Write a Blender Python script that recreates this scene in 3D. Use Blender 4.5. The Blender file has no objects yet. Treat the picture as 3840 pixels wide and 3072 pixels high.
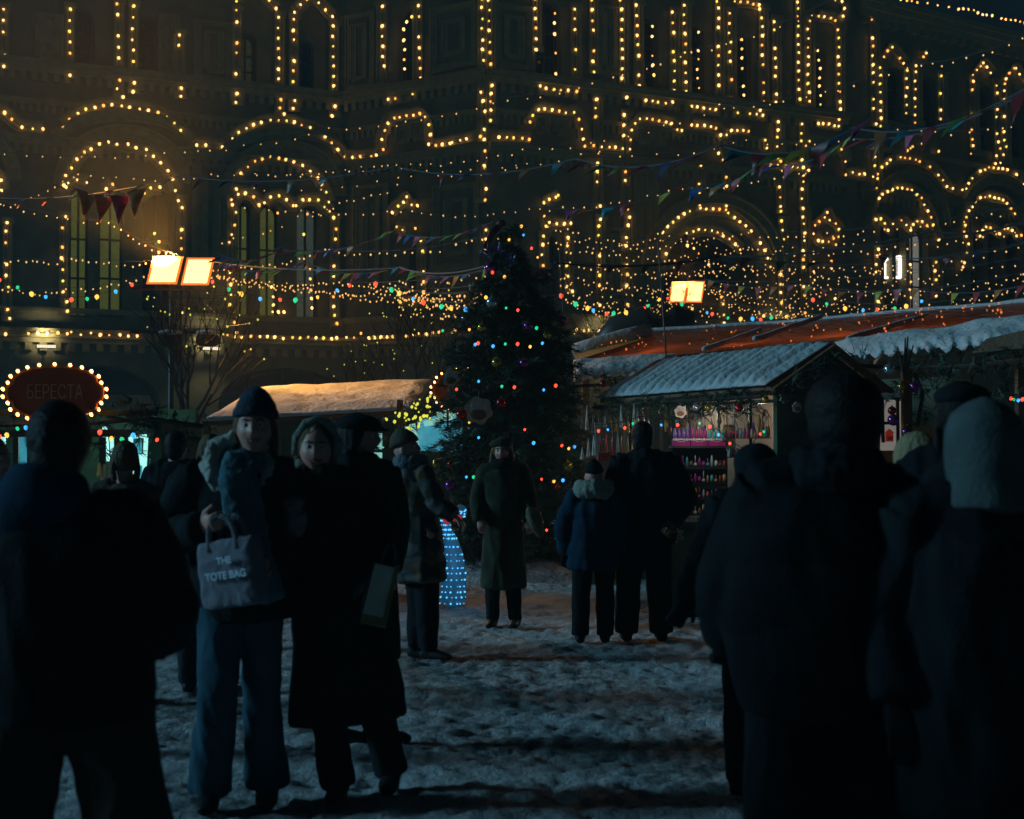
import bpy, bmesh, math, random
from mathutils import Vector, Matrix, noise, Euler
from math import sin, cos, pi, radians, sqrt, atan2, exp
random.seed(7)
S = bpy.context.scene
COL = S.collection

# ------------------------------------------------------------------ camera
F = 5270.0                      # focal length in pixels of the 3840 px wide photograph
PITCH = math.atan(120.0 / F)
CAMZ = 1.6
cam_d = bpy.data.cameras.new('camera')
cam = bpy.data.objects.new('camera', cam_d); COL.objects.link(cam)
cam_d.sensor_width = 36.0; cam_d.lens = 36.0 * F / 3840.0
cam.location = (0, 0, CAMZ); cam.rotation_euler = (pi / 2 + PITCH, 0, 0)
cam_d.clip_start = 0.1; cam_d.clip_end = 800
cam_d.dof.use_dof = True; cam_d.dof.focus_distance = 17.0; cam_d.dof.aperture_fstop = 3.4
S.camera = cam
S.view_settings.view_transform = 'Standard'; S.view_settings.look = 'None'
S.view_settings.exposure = 0.0; S.view_settings.gamma = 1.0
S.cycles.use_denoising = True
S.cycles.max_bounces = 5; S.cycles.diffuse_bounces = 2; S.cycles.glossy_bounces = 2
S.cycles.transmission_bounces = 3; S.cycles.volume_bounces = 0; S.cycles.transparent_max_bounces = 8
S.cycles.caustics_reflective = False; S.cycles.caustics_refractive = False
S.cycles.sample_clamp_indirect = 2.0
try: S.cycles.use_light_tree = True
except Exception: pass

# ------------------------------------------------------------------ night sky and the cool light over the square
SUN_EL, SUN_AZ = radians(17), radians(-89)   # light arrives from the left, a little behind the crowd
w = bpy.data.worlds.new('World'); S.world = w; w.use_nodes = True
nt = w.node_tree; bg = nt.nodes['Background']
sky = nt.nodes.new('ShaderNodeTexSky'); sky.sky_type = 'NISHITA'; sky.sun_disc = False
sky.sun_elevation = SUN_EL; sky.sun_rotation = SUN_AZ
tint = nt.nodes.new('ShaderNodeMix'); tint.data_type = 'RGBA'; tint.blend_type = 'MULTIPLY'
tint.inputs[0].default_value = 1.0; tint.inputs[7].default_value = (0.30, 0.62, 0.84, 1)
nt.links.new(sky.outputs[0], tint.inputs[6]); nt.links.new(tint.outputs[2], bg.inputs[0])
bg.inputs[1].default_value = 0.0016
sd = bpy.data.lights.new('unseen_floods', 'SUN'); sun = bpy.data.objects.new('unseen_floods', sd); COL.objects.link(sun)  # sun lamp stands in for unseen cold floodlights
sd.energy = 1.4; sd.angle = radians(12); sd.color = (0.33, 0.80, 1.08)
_d = Vector((sin(SUN_AZ) * cos(SUN_EL), cos(SUN_AZ) * cos(SUN_EL), sin(SUN_EL)))
sun.rotation_euler = _d.to_track_quat('Z', 'Y').to_euler()

# ------------------------------------------------------------------ helpers
FW = Vector((0, cos(PITCH), sin(PITCH))); UP = Vector((0, -sin(PITCH), cos(PITCH))); RT = Vector((1, 0, 0))
CP = Vector((0, 0, CAMZ))
def ray(u, v): return RT * ((u - 1920) / F) - UP * ((v - 1536) / F) + FW
def P(u, v, y):
    r = ray(u, v); return CP + r * (y / r.y)

def mat(name, col, rough=0.7, metal=0.0, var=0.15, scale=6.0, bump=0.0, bscale=30.0, emit=None, estr=0.0, spec=0.4, sampling=None, sub=0.0, coat=0.0):
    m = bpy.data.materials.new(name); m.use_nodes = True
    t = m.node_tree; b = t.nodes['Principled BSDF']
    b.inputs['Roughness'].default_value = rough; b.inputs['Metallic'].default_value = metal
    b.inputs['Specular IOR Level'].default_value = spec
    if coat: b.inputs['Coat Weight'].default_value = coat
    tc = t.nodes.new('ShaderNodeTexCoord')
    if var:
        n = t.nodes.new('ShaderNodeTexNoise'); n.inputs['Scale'].default_value = scale; n.inputs['Detail'].default_value = 5
        t.links.new(tc.outputs['Object'], n.inputs['Vector'])
        r = t.nodes.new('ShaderNodeValToRGB')
        r.color_ramp.elements[0].position = 0.3; r.color_ramp.elements[1].position = 0.7
        r.color_ramp.elements[0].color = tuple(c * (1 - var) for c in col) + (1,)
        r.color_ramp.elements[1].color = tuple(min(1, c * (1 + var)) for c in col) + (1,)
        t.links.new(n.outputs[0], r.inputs[0]); t.links.new(r.outputs[0], b.inputs['Base Color'])
    else: b.inputs['Base Color'].default_value = tuple(col) + (1,)
    if bump:
        n2 = t.nodes.new('ShaderNodeTexNoise'); n2.inputs['Scale'].default_value = bscale; n2.inputs['Detail'].default_value = 4
        t.links.new(tc.outputs['Object'], n2.inputs['Vector'])
        bp = t.nodes.new('ShaderNodeBump'); bp.inputs['Strength'].default_value = 1.0; bp.inputs['Distance'].default_value = bump
        t.links.new(n2.outputs[0], bp.inputs['Height']); t.links.new(bp.outputs[0], b.inputs['Normal'])
    if emit:
        b.inputs['Emission Color'].default_value = tuple(emit) + (1,); b.inputs['Emission Strength'].default_value = estr
        if sampling: m.cycles.emission_sampling = sampling
    return m

class MB:
    def __init__(s): s.v = []; s.f = []
    def add(s, vs, fs):
        o = len(s.v); s.v += [tuple(p) for p in vs]; s.f += [tuple(i + o for i in f) for f in fs]; return s
    def box(s, c, d, M=None):
        x, y, z = d[0] / 2, d[1] / 2, d[2] / 2; c = Vector(c)
        vs = [Vector((a * x, b * y, e * z)) for e in (-1, 1) for b in (-1, 1) for a in (-1, 1)]
        if M is not None: vs = [M @ p for p in vs]
        return s.add([c + p for p in vs], [(0, 2, 3, 1), (4, 5, 7, 6), (0, 1, 5, 4), (1, 3, 7, 5), (3, 2, 6, 7), (2, 0, 4, 6)])
    def beam(s, a, b, wd, ht, up=(0, 0, 1)):
        a = Vector(a); b = Vector(b); t = (b - a).normalized(); u = Vector(up)
        x = t.cross(u)
        if x.length < 1e-4: x = t.cross(Vector((1, 0, 0)))
        x.normalize(); y = x.cross(t).normalized()
        vs = [p + x * i * wd / 2 + y * j * ht / 2 for p in (a, b) for i, j in ((-1, -1), (1, -1), (1, 1), (-1, 1))]
        return s.add(vs, [(0, 3, 2, 1), (4, 5, 6, 7), (0, 1, 5, 4), (1, 2, 6, 5), (2, 3, 7, 6), (3, 0, 4, 7)])
    def loft(s, pts, rad, seg=16, ref=(1, 0, 0), cap=0.5, sq=1.0):
        pts = [Vector(p) for p in pts]; n = len(pts); o = len(s.v); ref = Vector(ref); ks = []
        for i in range(n):
            t = (pts[min(i + 1, n - 1)] - pts[max(i - 1, 0)]).normalized()
            x = ref - t * ref.dot(t)
            if x.length < 0.05: x = Vector((0, 1, 0)) - t * t.y
            x.normalize(); y = t.cross(x)
            r = rad[i]; a, b = (r, r) if not hasattr(r, '__len__') else r[:2]
            for k in range(seg):
                th = 2 * pi * k / seg; cx, sy = cos(th), sin(th)
                cx = math.copysign(abs(cx) ** sq, cx); sy = math.copysign(abs(sy) ** sq, sy)
                s.v.append(tuple(pts[i] + x * a * cx + y * b * sy))
            ks.append((t, min(a, b)))
        for i in range(n - 1):
            for k in range(seg):
                k2 = (k + 1) % seg
                s.f.append((o + i * seg + k, o + i * seg + k2, o + (i + 1) * seg + k2, o + (i + 1) * seg + k))
        c0 = len(s.v); s.v.append(tuple(pts[0] - ks[0][0] * ks[0][1] * cap)); s.v.append(tuple(pts[-1] + ks[-1][0] * ks[-1][1] * cap))
        for k in range(seg):
            k2 = (k + 1) % seg
            s.f.append((c0, o + k2, o + k)); s.f.append((c0 + 1, o + (n - 1) * seg + k, o + (n - 1) * seg + k2))
        return s
    def ball(s, c, r, seg=12, rings=8, M=None):
        r = (r, r, r) if not hasattr(r, '__len__') else r; c = Vector(c); vs = []; fs = []
        for i in range(1, rings):
            ph = pi * i / rings
            for k in range(seg):
                th = 2 * pi * k / seg; vs.append(Vector((r[0] * sin(ph) * cos(th), r[1] * sin(ph) * sin(th), r[2] * cos(ph))))
        vs += [Vector((0, 0, r[2])), Vector((0, 0, -r[2]))]
        for i in range(rings - 2):
            for k in range(seg):
                k2 = (k + 1) % seg; fs.append((i * seg + k, (i + 1) * seg + k, (i + 1) * seg + k2, i * seg + k2))
        a = len(vs) - 2
        for k in range(seg):
            k2 = (k + 1) % seg; fs.append((a, k, k2)); fs.append((a + 1, (rings - 2) * seg + k2, (rings - 2) * seg + k))
        if M is not None: vs = [M @ p for p in vs]
        return s.add([c + p for p in vs], fs)
    def prism(s, poly, vec):           # poly: list of 3D points (planar), extruded along vec
        n = len(poly); poly = [Vector(p) for p in poly]; vec = Vector(vec)
        return s.add(poly + [p + vec for p in poly], [tuple(range(n - 1, -1, -1)), tuple(range(n, 2 * n))] +
                     [(i, (i + 1) % n, n + (i + 1) % n, n + i) for i in range(n)])
    def quad(s, a, b, c, d): return s.add([a, b, c, d], [(0, 1, 2, 3)])
    def mesh(s, name, m, smooth=False):
        me = bpy.data.meshes.new(name); me.from_pydata(s.v, [], s.f); me.update()
        if m: me.materials.append(m)
        if smooth:
            for p in me.polygons: p.use_smooth = True
        return me
    def build(s, name, m, parent=None, smooth=False, label=None):
        o = bpy.data.objects.new(name, s.mesh(name, m, smooth)); COL.objects.link(o)
        if parent is not None:
            o.parent = parent; o.matrix_parent_inverse = Matrix.Translation(parent.location).inverted() if not parent.parent else Matrix()
        if label: o['label'] = label
        return o

def thing(name, label, cat, loc=(0, 0, 0), group=None, kind=None):
    o = bpy.data.objects.new(name, None); COL.objects.link(o); o.location = loc; o.empty_display_size = 0.1
    o['label'] = label; o['category'] = cat
    if group: o['group'] = group
    if kind: o['kind'] = kind
    return o
def tag(o, label=None, cat=None, group=None, kind=None):
    if label: o['label'] = label
    if cat: o['category'] = cat
    if group: o['group'] = group
    if kind: o['kind'] = kind
    return o
def inst(name, me, loc, parent=None, scale=None, rot=None):
    o = bpy.data.objects.new(name, me); COL.objects.link(o)
    o.location = Vector(loc) - (parent.location if parent is not None else Vector())
    if parent is not None: o.parent = parent
    if scale: o.scale = scale if hasattr(scale, '__len__') else (scale,) * 3
    if rot: o.rotation_euler = rot
    return o

# ------------------------------------------------------------------ materials
M = {}
M['stone'] = mat('facade_stone', (0.170, 0.165, 0.090), 0.85, var=0.22, scale=1.2, bump=0.03, bscale=4)
M['stone_trim'] = mat('carved_stone', (0.29, 0.27, 0.13), 0.8, var=0.18, scale=3, bump=0.02, bscale=9)
M['glass_dark'] = mat('dark_window_glass', (0.012, 0.014, 0.014), 0.12, var=0, spec=0.5)
M['frame'] = mat('window_frame', (0.06, 0.045, 0.03), 0.6)
M['curtain'] = mat('lit_green_curtain', (0.3, 0.3, 0.12), 0.8, var=0.3, scale=3, emit=(0.55, 0.60, 0.10), estr=0.085, sampling='NONE')
M['curtain2'] = mat('lit_grey_curtain', (0.3, 0.33, 0.3), 0.8, var=0.3, scale=3, emit=(0.45, 0.60, 0.45), estr=0.05, sampling='NONE')
M['dimroom'] = mat('dim_room', (0.3, 0.3, 0.2), 0.8, var=0.3, emit=(0.5, 0.55, 0.2), estr=0.02, sampling='NONE')
M['shopwhite'] = mat('lit_shop_interior', (0.6, 0.6, 0.55), 0.8, emit=(0.9, 0.85, 0.75), estr=0.16, sampling='NONE')
M['tube'] = mat('lit_white_tube', (0.8, 0.8, 0.8), 0.5, var=0, emit=(1, 0.86, 0.72), estr=3.0, sampling='NONE')
WARM = (1.0, 0.50, 0.15)
M['bulb'] = mat('warm_bulb', (0.8, 0.6, 0.4), 0.3, var=0, emit=WARM, estr=3.2, sampling='FRONT')
M['bulb_far'] = mat('warm_bulb_small', (0.8, 0.6, 0.4), 0.3, var=0, emit=(1.0, 0.50, 0.12), estr=1.15, sampling='NONE')
M['b_red'] = mat('red_bulb', (0.6, 0.1, 0.05), 0.3, var=0, emit=(1, 0.07, 0.03), estr=2.2, sampling='NONE')
M['b_green'] = mat('green_bulb', (0.1, 0.5, 0.3), 0.3, var=0, emit=(0.02, 0.75, 0.30), estr=1.0, sampling='NONE')
M['b_blue'] = mat('blue_bulb', (0.1, 0.3, 0.6), 0.3, var=0, emit=(0.05, 0.42, 1.0), estr=1.5, sampling='NONE')
M['b_yellow'] = mat('amber_bulb', (0.6, 0.4, 0.1), 0.3, var=0, emit=(1.0, 0.46, 0.06), estr=2.0, sampling='NONE')
M['b_lime'] = mat('lime_bulb', (0.5, 0.6, 0.1), 0.3, var=0, emit=(0.62, 0.60, 0.06), estr=1.3, sampling='NONE')
M['cord'] = mat('black_cord', (0.02, 0.02, 0.022), 0.6, var=0)
M['cordgrey'] = mat('grey_rope', (0.10, 0.11, 0.13), 0.7, var=0)
M['flood'] = mat('floodlight_glow', (1, 0.8, 0.5), 0.4, var=0, emit=(1, 0.46, 0.15), estr=3.6, sampling='NONE')
M['metal'] = mat('painted_steel', (0.07, 0.07, 0.07), 0.5, metal=0.6)
M['snow'] = mat('snow', (0.52, 0.54, 0.56), 0.75, var=0.05, scale=4, bump=0.03, bscale=14)
M['wood_green'] = mat('dark_green_boards', (0.035, 0.06, 0.035), 0.7, var=0.3, scale=5)
M['wood_brown'] = mat('brown_boards', (0.16, 0.08, 0.04), 0.7, var=0.3, scale=5, bump=0.01)
M['ply'] = mat('pale_plywood', (0.50, 0.40, 0.32), 0.7, var=0.15, scale=12)
M['fir'] = mat('fir_needles', (0.030, 0.062, 0.036), 0.65, var=0.45, scale=4)
M['bark'] = mat('bark', (0.045, 0.033, 0.025), 0.9, var=0.3, bump=0.01)
M['darkgoods'] = mat('stall_back_wall', (0.10, 0.08, 0.06), 0.8)
M['red_paint'] = mat('red_sign_board', (0.58, 0.10, 0.03), 0.55, var=0.12)
M['gold'] = mat('gold_lettering', (0.85, 0.50, 0.14), 0.5, var=0.1)
M['orange_trim'] = mat('orange_sign_edge', (0.75, 0.25, 0.04), 0.5, var=0.1)

def bulbmesh(m, r, st=1.25, name='bulb'):
    b = bmesh.new(); bmesh.ops.create_icosphere(b, subdivisions=1, radius=r)
    for v in b.verts: v.co.z *= st if v.co.z < 0 else 1.0
    me = bpy.data.meshes.new(name); b.to_mesh(me); b.free(); me.materials.append(m)
    for p in me.polygons: p.use_smooth = True
    return me
M['bulb_gold'] = mat('golden_bulb', (0.8, 0.6, 0.3), 0.3, var=0, emit=(1.0, 0.40, 0.07), estr=2.3, sampling='FRONT')
M['bulb_lemon'] = mat('lemon_bulb', (0.8, 0.7, 0.3), 0.3, var=0, emit=(1.0, 0.62, 0.10), estr=2.2, sampling='FRONT')
BULB = bulbmesh(M['bulb'], 0.061, 1.5); BULBG = bulbmesh(M['bulb_gold'], 0.056, 1.5); BULBL = bulbmesh(M['bulb_lemon'], 0.058, 1.5)
M['bulb_near'] = mat('warm_sign_bulb', (0.8, 0.6, 0.4), 0.3, var=0, emit=(1.0, 0.36, 0.09), estr=9.0, sampling='FRONT')

def cordmesh(pts, r, seg=4):
    m = MB()
    m.loft(pts, [r] * len(pts), seg=seg, cap=0)
    return m

# ------------------------------------------------------------------ snowy square
def ground():
    # near field as a fine displaced grid, beyond it one flat sheet to the horizon
    m = MB(); xs = []; 
    NX, NY = 460, 620
    X0, X1, Y0, Y1 = -8.0, 9.0, 1.0, 26.0
    def hgt(x, y):
        p = Vector((x, y, 0))
        h = 0.030 * noise.noise(p * 0.9) + 0.026 * noise.noise(Vector((x * 2.6, y * 3.4, 3))) + 0.020 * noise.noise(Vector((x * 7, y * 8, 9)))
        h += 0.024 * noise.noise(Vector((x * 14, y * 12, 4))) + 0.012 * noise.noise(Vector((x * 26, y * 20, 7)))
        e = min(1, (x - X0) / 1.5, (X1 - x) / 1.5, (y - Y0) / 1, (Y1 - y) / 3)
        return h * max(0, e) - 0.0
    for j in range(NY + 1):
        t = j / NY; y = Y0 + (Y1 - Y0) * (0.35 * t + 0.65 * t * t)
        for i in range(NX + 1):
            x = X0 + (X1 - X0) * i / NX
            m.v.append((x, y, hgt(x, y)))
    for j in range(NY):
        for i in range(NX):
            a = j * (NX + 1) + i; m.f.append((a, a + 1, a + NX + 2, a + NX + 1))
    # surrounding apron joins the border of the grid
    big = [(-300, -200), (300, -200), (300, 400), (-300, 400)]
    c = [0, NX, NY * (NX + 1) + NX, NY * (NX + 1)]
    o = len(m.v); m.v += [(x, y, 0) for x, y in big]
    bot = list(range(0, NX + 1)); top = [NY * (NX + 1) + i for i in range(NX + 1)]
    lef = [j * (NX + 1) for j in range(NY + 1)]; rig = [j * (NX + 1) + NX for j in range(NY + 1)]
    m.f.append(tuple([o, o + 1] + bot[::-1])); m.f.append(tuple([o + 1, o + 2] + rig[::-1]))
    m.f.append(tuple([o + 2, o + 3] + top)); m.f.append(tuple([o + 3, o] + lef))
    g = mat('trampled_snow', (0.5, 0.5, 0.5), 0.8, var=0)
    t = g.node_tree; b = t.nodes['Principled BSDF']
    tc = t.nodes.new('ShaderNodeTexCoord')
    def nz(sc, det=5, ro=0.6):
        n = t.nodes.new('ShaderNodeTexNoise'); n.inputs['Scale'].default_value = sc; n.inputs['Detail'].default_value = det
        n.inputs['Roughness'].default_value = ro; t.links.new(tc.outputs['Object'], n.inputs['Vector']); return n
    n1 = nz(0.55); n2 = nz(13.0, 6, 0.75)
    mx = t.nodes.new('ShaderNodeMath'); mx.operation = 'MULTIPLY_ADD'; mx.inputs[1].default_value = 1.0
    t.links.new(n2.outputs[0], mx.inputs[0]); t.links.new(n1.outputs[0], mx.inputs[2])
    r = t.nodes.new('ShaderNodeValToRGB'); e = r.color_ramp.elements
    e[0].position = 0.82; e[0].color = (0.30, 0.31, 0.32, 1); e[1].position = 1.0; e[1].color = (0.88, 0.90, 0.92, 1)
    q = r.color_ramp.elements.new(0.95); q.color = (0.68, 0.70, 0.72, 1)
    t.links.new(mx.outputs[0], r.inputs[0]); t.links.new(r.outputs[0], b.inputs['Base Color'])
    n3 = nz(19, 6, 0.7); bp = t.nodes.new('ShaderNodeBump'); bp.inputs['Strength'].default_value = 1.0; bp.inputs['Distance'].default_value = 0.20
    t.links.new(n3.outputs[0], bp.inputs['Height']); t.links.new(bp.outputs[0], b.inputs['Normal'])
    b.inputs['Specular IOR Level'].default_value = 0.25
    o = m.build('snowy_ground', g, smooth=True); tag(o, 'trampled snow covering the square', 'ground', kind='structure')
ground()
# ------------------------------------------------------------------ the arcade building
WALLS = {'A': (Vector((-30, 50.9, 0)), Vector((-7.34, 61.4, 0))), 'B': (Vector((-7.34, 61.4, 0)), Vector((-0.98, 57.35, 0))),
         'C': (Vector((-0.98, 57.35, 0)), Vector((15.6, 65.2, 0))), 'D': (Vector((16.3, 65.9, 0)), Vector((36, 79.0, 0)))}
WT = {'A': 27, 'B': 27, 'C': 27, 'D': 22.6}
def wdir(k): a, b = WALLS[k]; return (b - a).normalized()
def wnorm(k): d = wdir(k); return Vector((d.y, -d.x, 0))
def onwall(k, u, v, off=0.0):
    n = wnorm(k); a = WALLS[k][0] + n * off; r = ray(u, v)
    t = (a - CP).dot(n) / r.dot(n); return CP + r * t
def sz(k, u, v, off=0.0):
    p = onwall(k, u, v, off); return (p - WALLS[k][0]).dot(wdir(k)), p.z
def wp(k, s, z, off=0.0): return WALLS[k][0] + wdir(k) * s + wnorm(k) * off + Vector((0, 0, z))

bld = thing('arcade_building', 'long ornate stone arcade building outlined in warm bulbs behind the market', 'building', (0, 60, 0))

def opening(k, u0, u1, v0, v1, arch=True):
    vm = (v0 + v1) / 2; um = (u0 + u1) / 2
    s0, _ = sz(k, u0, vm); s1, _ = sz(k, u1, vm); _, zt = sz(k, um, v0); _, zb = sz(k, um, v1)
    return [s0, s1, zb, zt, arch]
OPEN = {k: [] for k in WALLS}
def win(k, u0, u1, v0, v1, arch=True, pane='glass_dark', depth=0.55, bars=1, rows=2):
    OPEN[k].append((opening(k, u0, u1, v0, v1, arch), pane, depth, bars, rows))
# ground-floor cornice is at z 6.1, so first floor openings stop just above
for q in ((262, 335, 700, 1188, 'curtain'), (372, 465, 705, 1188, 'curtain'), (535, 650, 715, 1188, 'glass_dark')): win('A', *q[:4], pane=q[4])
for q in ((877, 943, 757, 1192, 'curtain'), (975, 1047, 765, 1195, 'curtain'), (1113, 1196, 770, 1200, 'curtain2')): win('A', *q[:4], pane=q[4])
win('A', -110, -10, 700, 1180)
for q in ((272, 356, 30, 250, 'glass_dark'), (520, 592, 65, 280, 'glass_dark'), (893, 963, 125, 322, 'dimroom'), (1105, 1177, 150, 348, 'glass_dark'), (-60, 30, 10, 225, 'glass_dark')): win('A', *q[:4], pane=q[4])
win('B', 1492, 1560, 30, 335); win('B', 1535, 1602, 905, 1105)
for q in ((2011, 2104, 0, 292), (2392, 2470, 58, 345), (2568, 2642, 92, 375), (2749, 2818, 125, 400), (3035, 3100, 172, 432)): win('C', *q)
win('C', 2030, 2096, 885, 1105)
for q in ((3322, 3386, 250, 455), (3458, 3514, 290, 480), (3668, 3724, 320, 565), (3786, 3840, 345, 590)): win('D', *q)
for q in ((3302, 3346, 838, 1160, 'glass_dark'), (3360, 3398, 845, 1175, 'glass_dark'), (3412, 3482, 850, 1170, 'shopwhite'), (3640, 3688, 875, 1190, 'glass_dark'), (3706, 3752, 875, 1190, 'glass_dark'), (3772, 3830, 880, 1190, 'glass_dark')): win('D', *q[:4], pane=q[4])
win('C', 2490, 2838, 838, 1330, pane='glass_dark', depth=2.4, bars=3, rows=3)
# ground floor shop arches under the cornice
for q in ((120, 600, 1370, 1600), (820, 1330, 1380, 1600)): win('A', *q, pane='glass_dark', depth=0.9, bars=3, rows=1)

def loop_of(o, n=14):
    s0, s1, zb, zt, arch = o
    if not arch: return [(s0, zb), (s1, zb), (s1, zt), (s0, zt)]
    r = (s1 - s0) / 2; ry = min(r, (zt - zb) * 0.6); c = (s0 + s1) / 2; zc = zt - ry
    return [(s0, zb), (s1, zb)] + [(c + r * cos(pi * i / n), zc + ry * sin(pi * i / n)) for i in range(n + 1)]

for k in WALLS:
    a, b = WALLS[k]; L = (b - a).length
    bm = bmesh.new(); edges = []
    def addloop(pts):
        vs = [bm.verts.new(wp(k, s, z)) for s, z in pts]
        es = [bm.edges.new((vs[i], vs[(i + 1) % len(vs)])) for i in range(len(vs))]
        edges.extend(es); return vs
    addloop([(0, -0.3), (L, -0.3), (L, WT[k]), (0, WT[k])])
    loops = [addloop(loop_of(o[0])) for o in OPEN[k]]
    bmesh.ops.triangle_fill(bm, use_beauty=True, use_dissolve=False, edges=edges, normal=wnorm(k))
    for vs, o in zip(loops, OPEN[k]):
        dp = wnorm(k) * -o[2]; ws = [bm.verts.new(v.co + dp) for v in vs]
        for i in range(len(vs)):
            j = (i + 1) % len(vs); bm.faces.new((vs[i], vs[j], ws[j], ws[i]))
    me = bpy.data.meshes.new('wall'); bm.to_mesh(me); bm.free(); me.materials.append(M['stone'])
    o = bpy.data.objects.new('wall', me); COL.objects.link(o); o.parent = bld; o.matrix_parent_inverse = Matrix.Translation(bld.location).inverted()
    for (op, pane, dep, bars, rows) in OPEN[k]:
        lp = loop_of(op); s0, s1, zb, zt, ar = op
        # frame band just inside the reveal, pane slightly behind
        fr = MB(); cx = (s0 + s1) / 2; cz = (zb + zt) / 2; fwid = 0.10
        inn = [(cx + (s - cx) * (1 - fwid * 2 / (s1 - s0)), cz + (z - cz) * (1 - fwid * 2 / (zt - zb))) for s, z in lp]
        n = len(lp)
        for i in range(n):
            j = (i + 1) % n
            A_, B_, C_, D_ = (wp(k, *lp[i], -dep + .12), wp(k, *lp[j], -dep + .12), wp(k, *inn[j], -dep + .12), wp(k, *inn[i], -dep + .12))
            fr.quad(A_, B_, C_, D_); fr.quad(D_, C_, wp(k, *inn[j], -dep + .03), wp(k, *inn[i], -dep + .03))
        for q in range(bars):
            s = s0 + (s1 - s0) * (q + 1) / (bars + 1); fr.beam(wp(k, s, zb, -dep + .08), wp(k, s, zt - 0.1, -dep + .08), 0.09, 0.07, wnorm(k))
        for q in range(rows):
            z = zb + (zt - zb) * (q + 1) / (rows + 1.3); fr.beam(wp(k, s0, z, -dep + .085), wp(k, s1, z, -dep + .085), 0.07, 0.08)
        f = fr.build('window', M['frame'], bld)
        pn = MB(); pn.add([wp(k, s, z, -dep + .02) for s, z in lp], [tuple(range(n))])
        p = pn.build('pane', M[pane], f); p.matrix_parent_inverse = f.matrix_world.inverted() if False else Matrix.Translation(-bld.location)
        p.matrix_parent_inverse = Matrix(); p.location = (0, 0, 0)
# return wall between the two right-hand facades, top closure and the far end
m = MB(); a = WALLS['C'][1]; b = WALLS['D'][0]
m.quad(a, b, b + Vector((0, 0, 22.6)), a + Vector((0, 0, 27))); m.build('wall', M['stone'], bld)
m = MB(); m.quad(a, a + Vector((1.5, 12, 0)), a + Vector((1.5, 12, 27)), a + Vector((0, 0, 27))); m.build('wall', M['stone'], bld)

def cornice(k, z, h, out, dent=0, s0=0, s1=None, name='cornice'):
    L = (WALLS[k][1] - WALLS[k][0]).length; s1 = L if s1 is None else s1; m = MB()
    def bar(za, zb_, o):
        vs = [wp(k, s, zz, oo) for s in (s0, s1) for zz, oo in ((za, -0.02), (za, o), (zb_, o), (zb_, -0.02))]
        m.add(vs, [(0, 1, 2, 3), (7, 6, 5, 4), (0, 4, 5, 1), (1, 5, 6, 2), (2, 6, 7, 3), (3, 7, 4, 0)])
    bar(z, z + h * 0.35, out * 0.45); bar(z + h * 0.35 + .003, z + h * 0.7, out * 0.75); bar(z + h * 0.7 + .003, z + h, out)
    if dent:
        n = int((s1 - s0) / dent)
        for i in range(n):
            s = s0 + (i + .5) * dent; p = wp(k, s, z - 0.16, out * 0.22)
            m.beam(wp(k, s, z - 0.32, out * .2), wp(k, s, z - 0.004, out * .2), dent * 0.5, out * 0.4, wnorm(k))
    return m.build(name, M['stone_trim'], bld)
for k in 'ABC':
    cornice(k, 5.55, 0.55, 0.55, 0.55); cornice(k, 16.35, 0.5, 0.45, 0.42); cornice(k, 15.1, 0.2, 0.2, 0.3)
    cornice(k, 13.45, 0.4, 0.28, 0.36)
    cornice(k, 6.75, 0.22, 0.25)
cornice('D', 5.55, 0.55, 0.55, 0.55); cornice('D', 13.3, 0.4, 0.28, 0.4); cornice('D', 21.7, 0.8, 0.8, 0.7); cornice('D', 15.4, 0.25, 0.25)

def band(k, pts, wd, dp, name='arch_moulding', close=False, off=0.0):
    """moulded stone band along a line on the wall: two stepped fillets"""
    P2 = [Vector((s, z)) for s, z in pts]; m = MB(); n = len(P2)
    def strip(w0, w1, o):
        L_, R_ = [], []
        for i in range(n):
            t = (P2[min(i + 1, n - 1)] - P2[max(i - 1, 0)]); t.normalize(); nn = Vector((-t.y, t.x))
            L_.append(P2[i] + nn * w1); R_.append(P2[i] + nn * w0)
        for i in range(n - 1):
            a, b, c, d = L_[i], L_[i + 1], R_[i + 1], R_[i]
            vs = [wp(k, *q, oo) for oo in (0.004 + off, o + off) for q in (a, b, c, d)]
            m.add(vs, [(4, 5, 6, 7), (0, 1, 5, 4), (2, 3, 7, 6), (0, 4, 7, 3), (1, 2, 6, 5)])
    strip(-wd / 2, wd / 2, dp); strip(wd / 2 + 0.003, wd / 2 + 0.12, dp * 1.5); strip(-wd / 2 - 0.12, -wd / 2 - 0.003, dp * 0.6)
    return m.build(name, M['stone_trim'], bld)
def smooth2(pts, n=3):
    out = []
    for i in range(len(pts) - 1):
        p0 = pts[max(i - 1, 0)]; p1 = pts[i]; p2 = pts[i + 1]; p3 = pts[min(i + 2, len(pts) - 1)]
        for j in range(n):
            t = j / n
            out.append(tuple(0.5 * ((2 * b) + (-a + c) * t + (2 * a - 5 * b + 4 * c - d) * t * t + (-a + 3 * b - 3 * c + d) * t ** 3) for a, b, c, d in zip(p0, p1, p2, p3)))
    out.append(pts[-1]); return out
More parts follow.
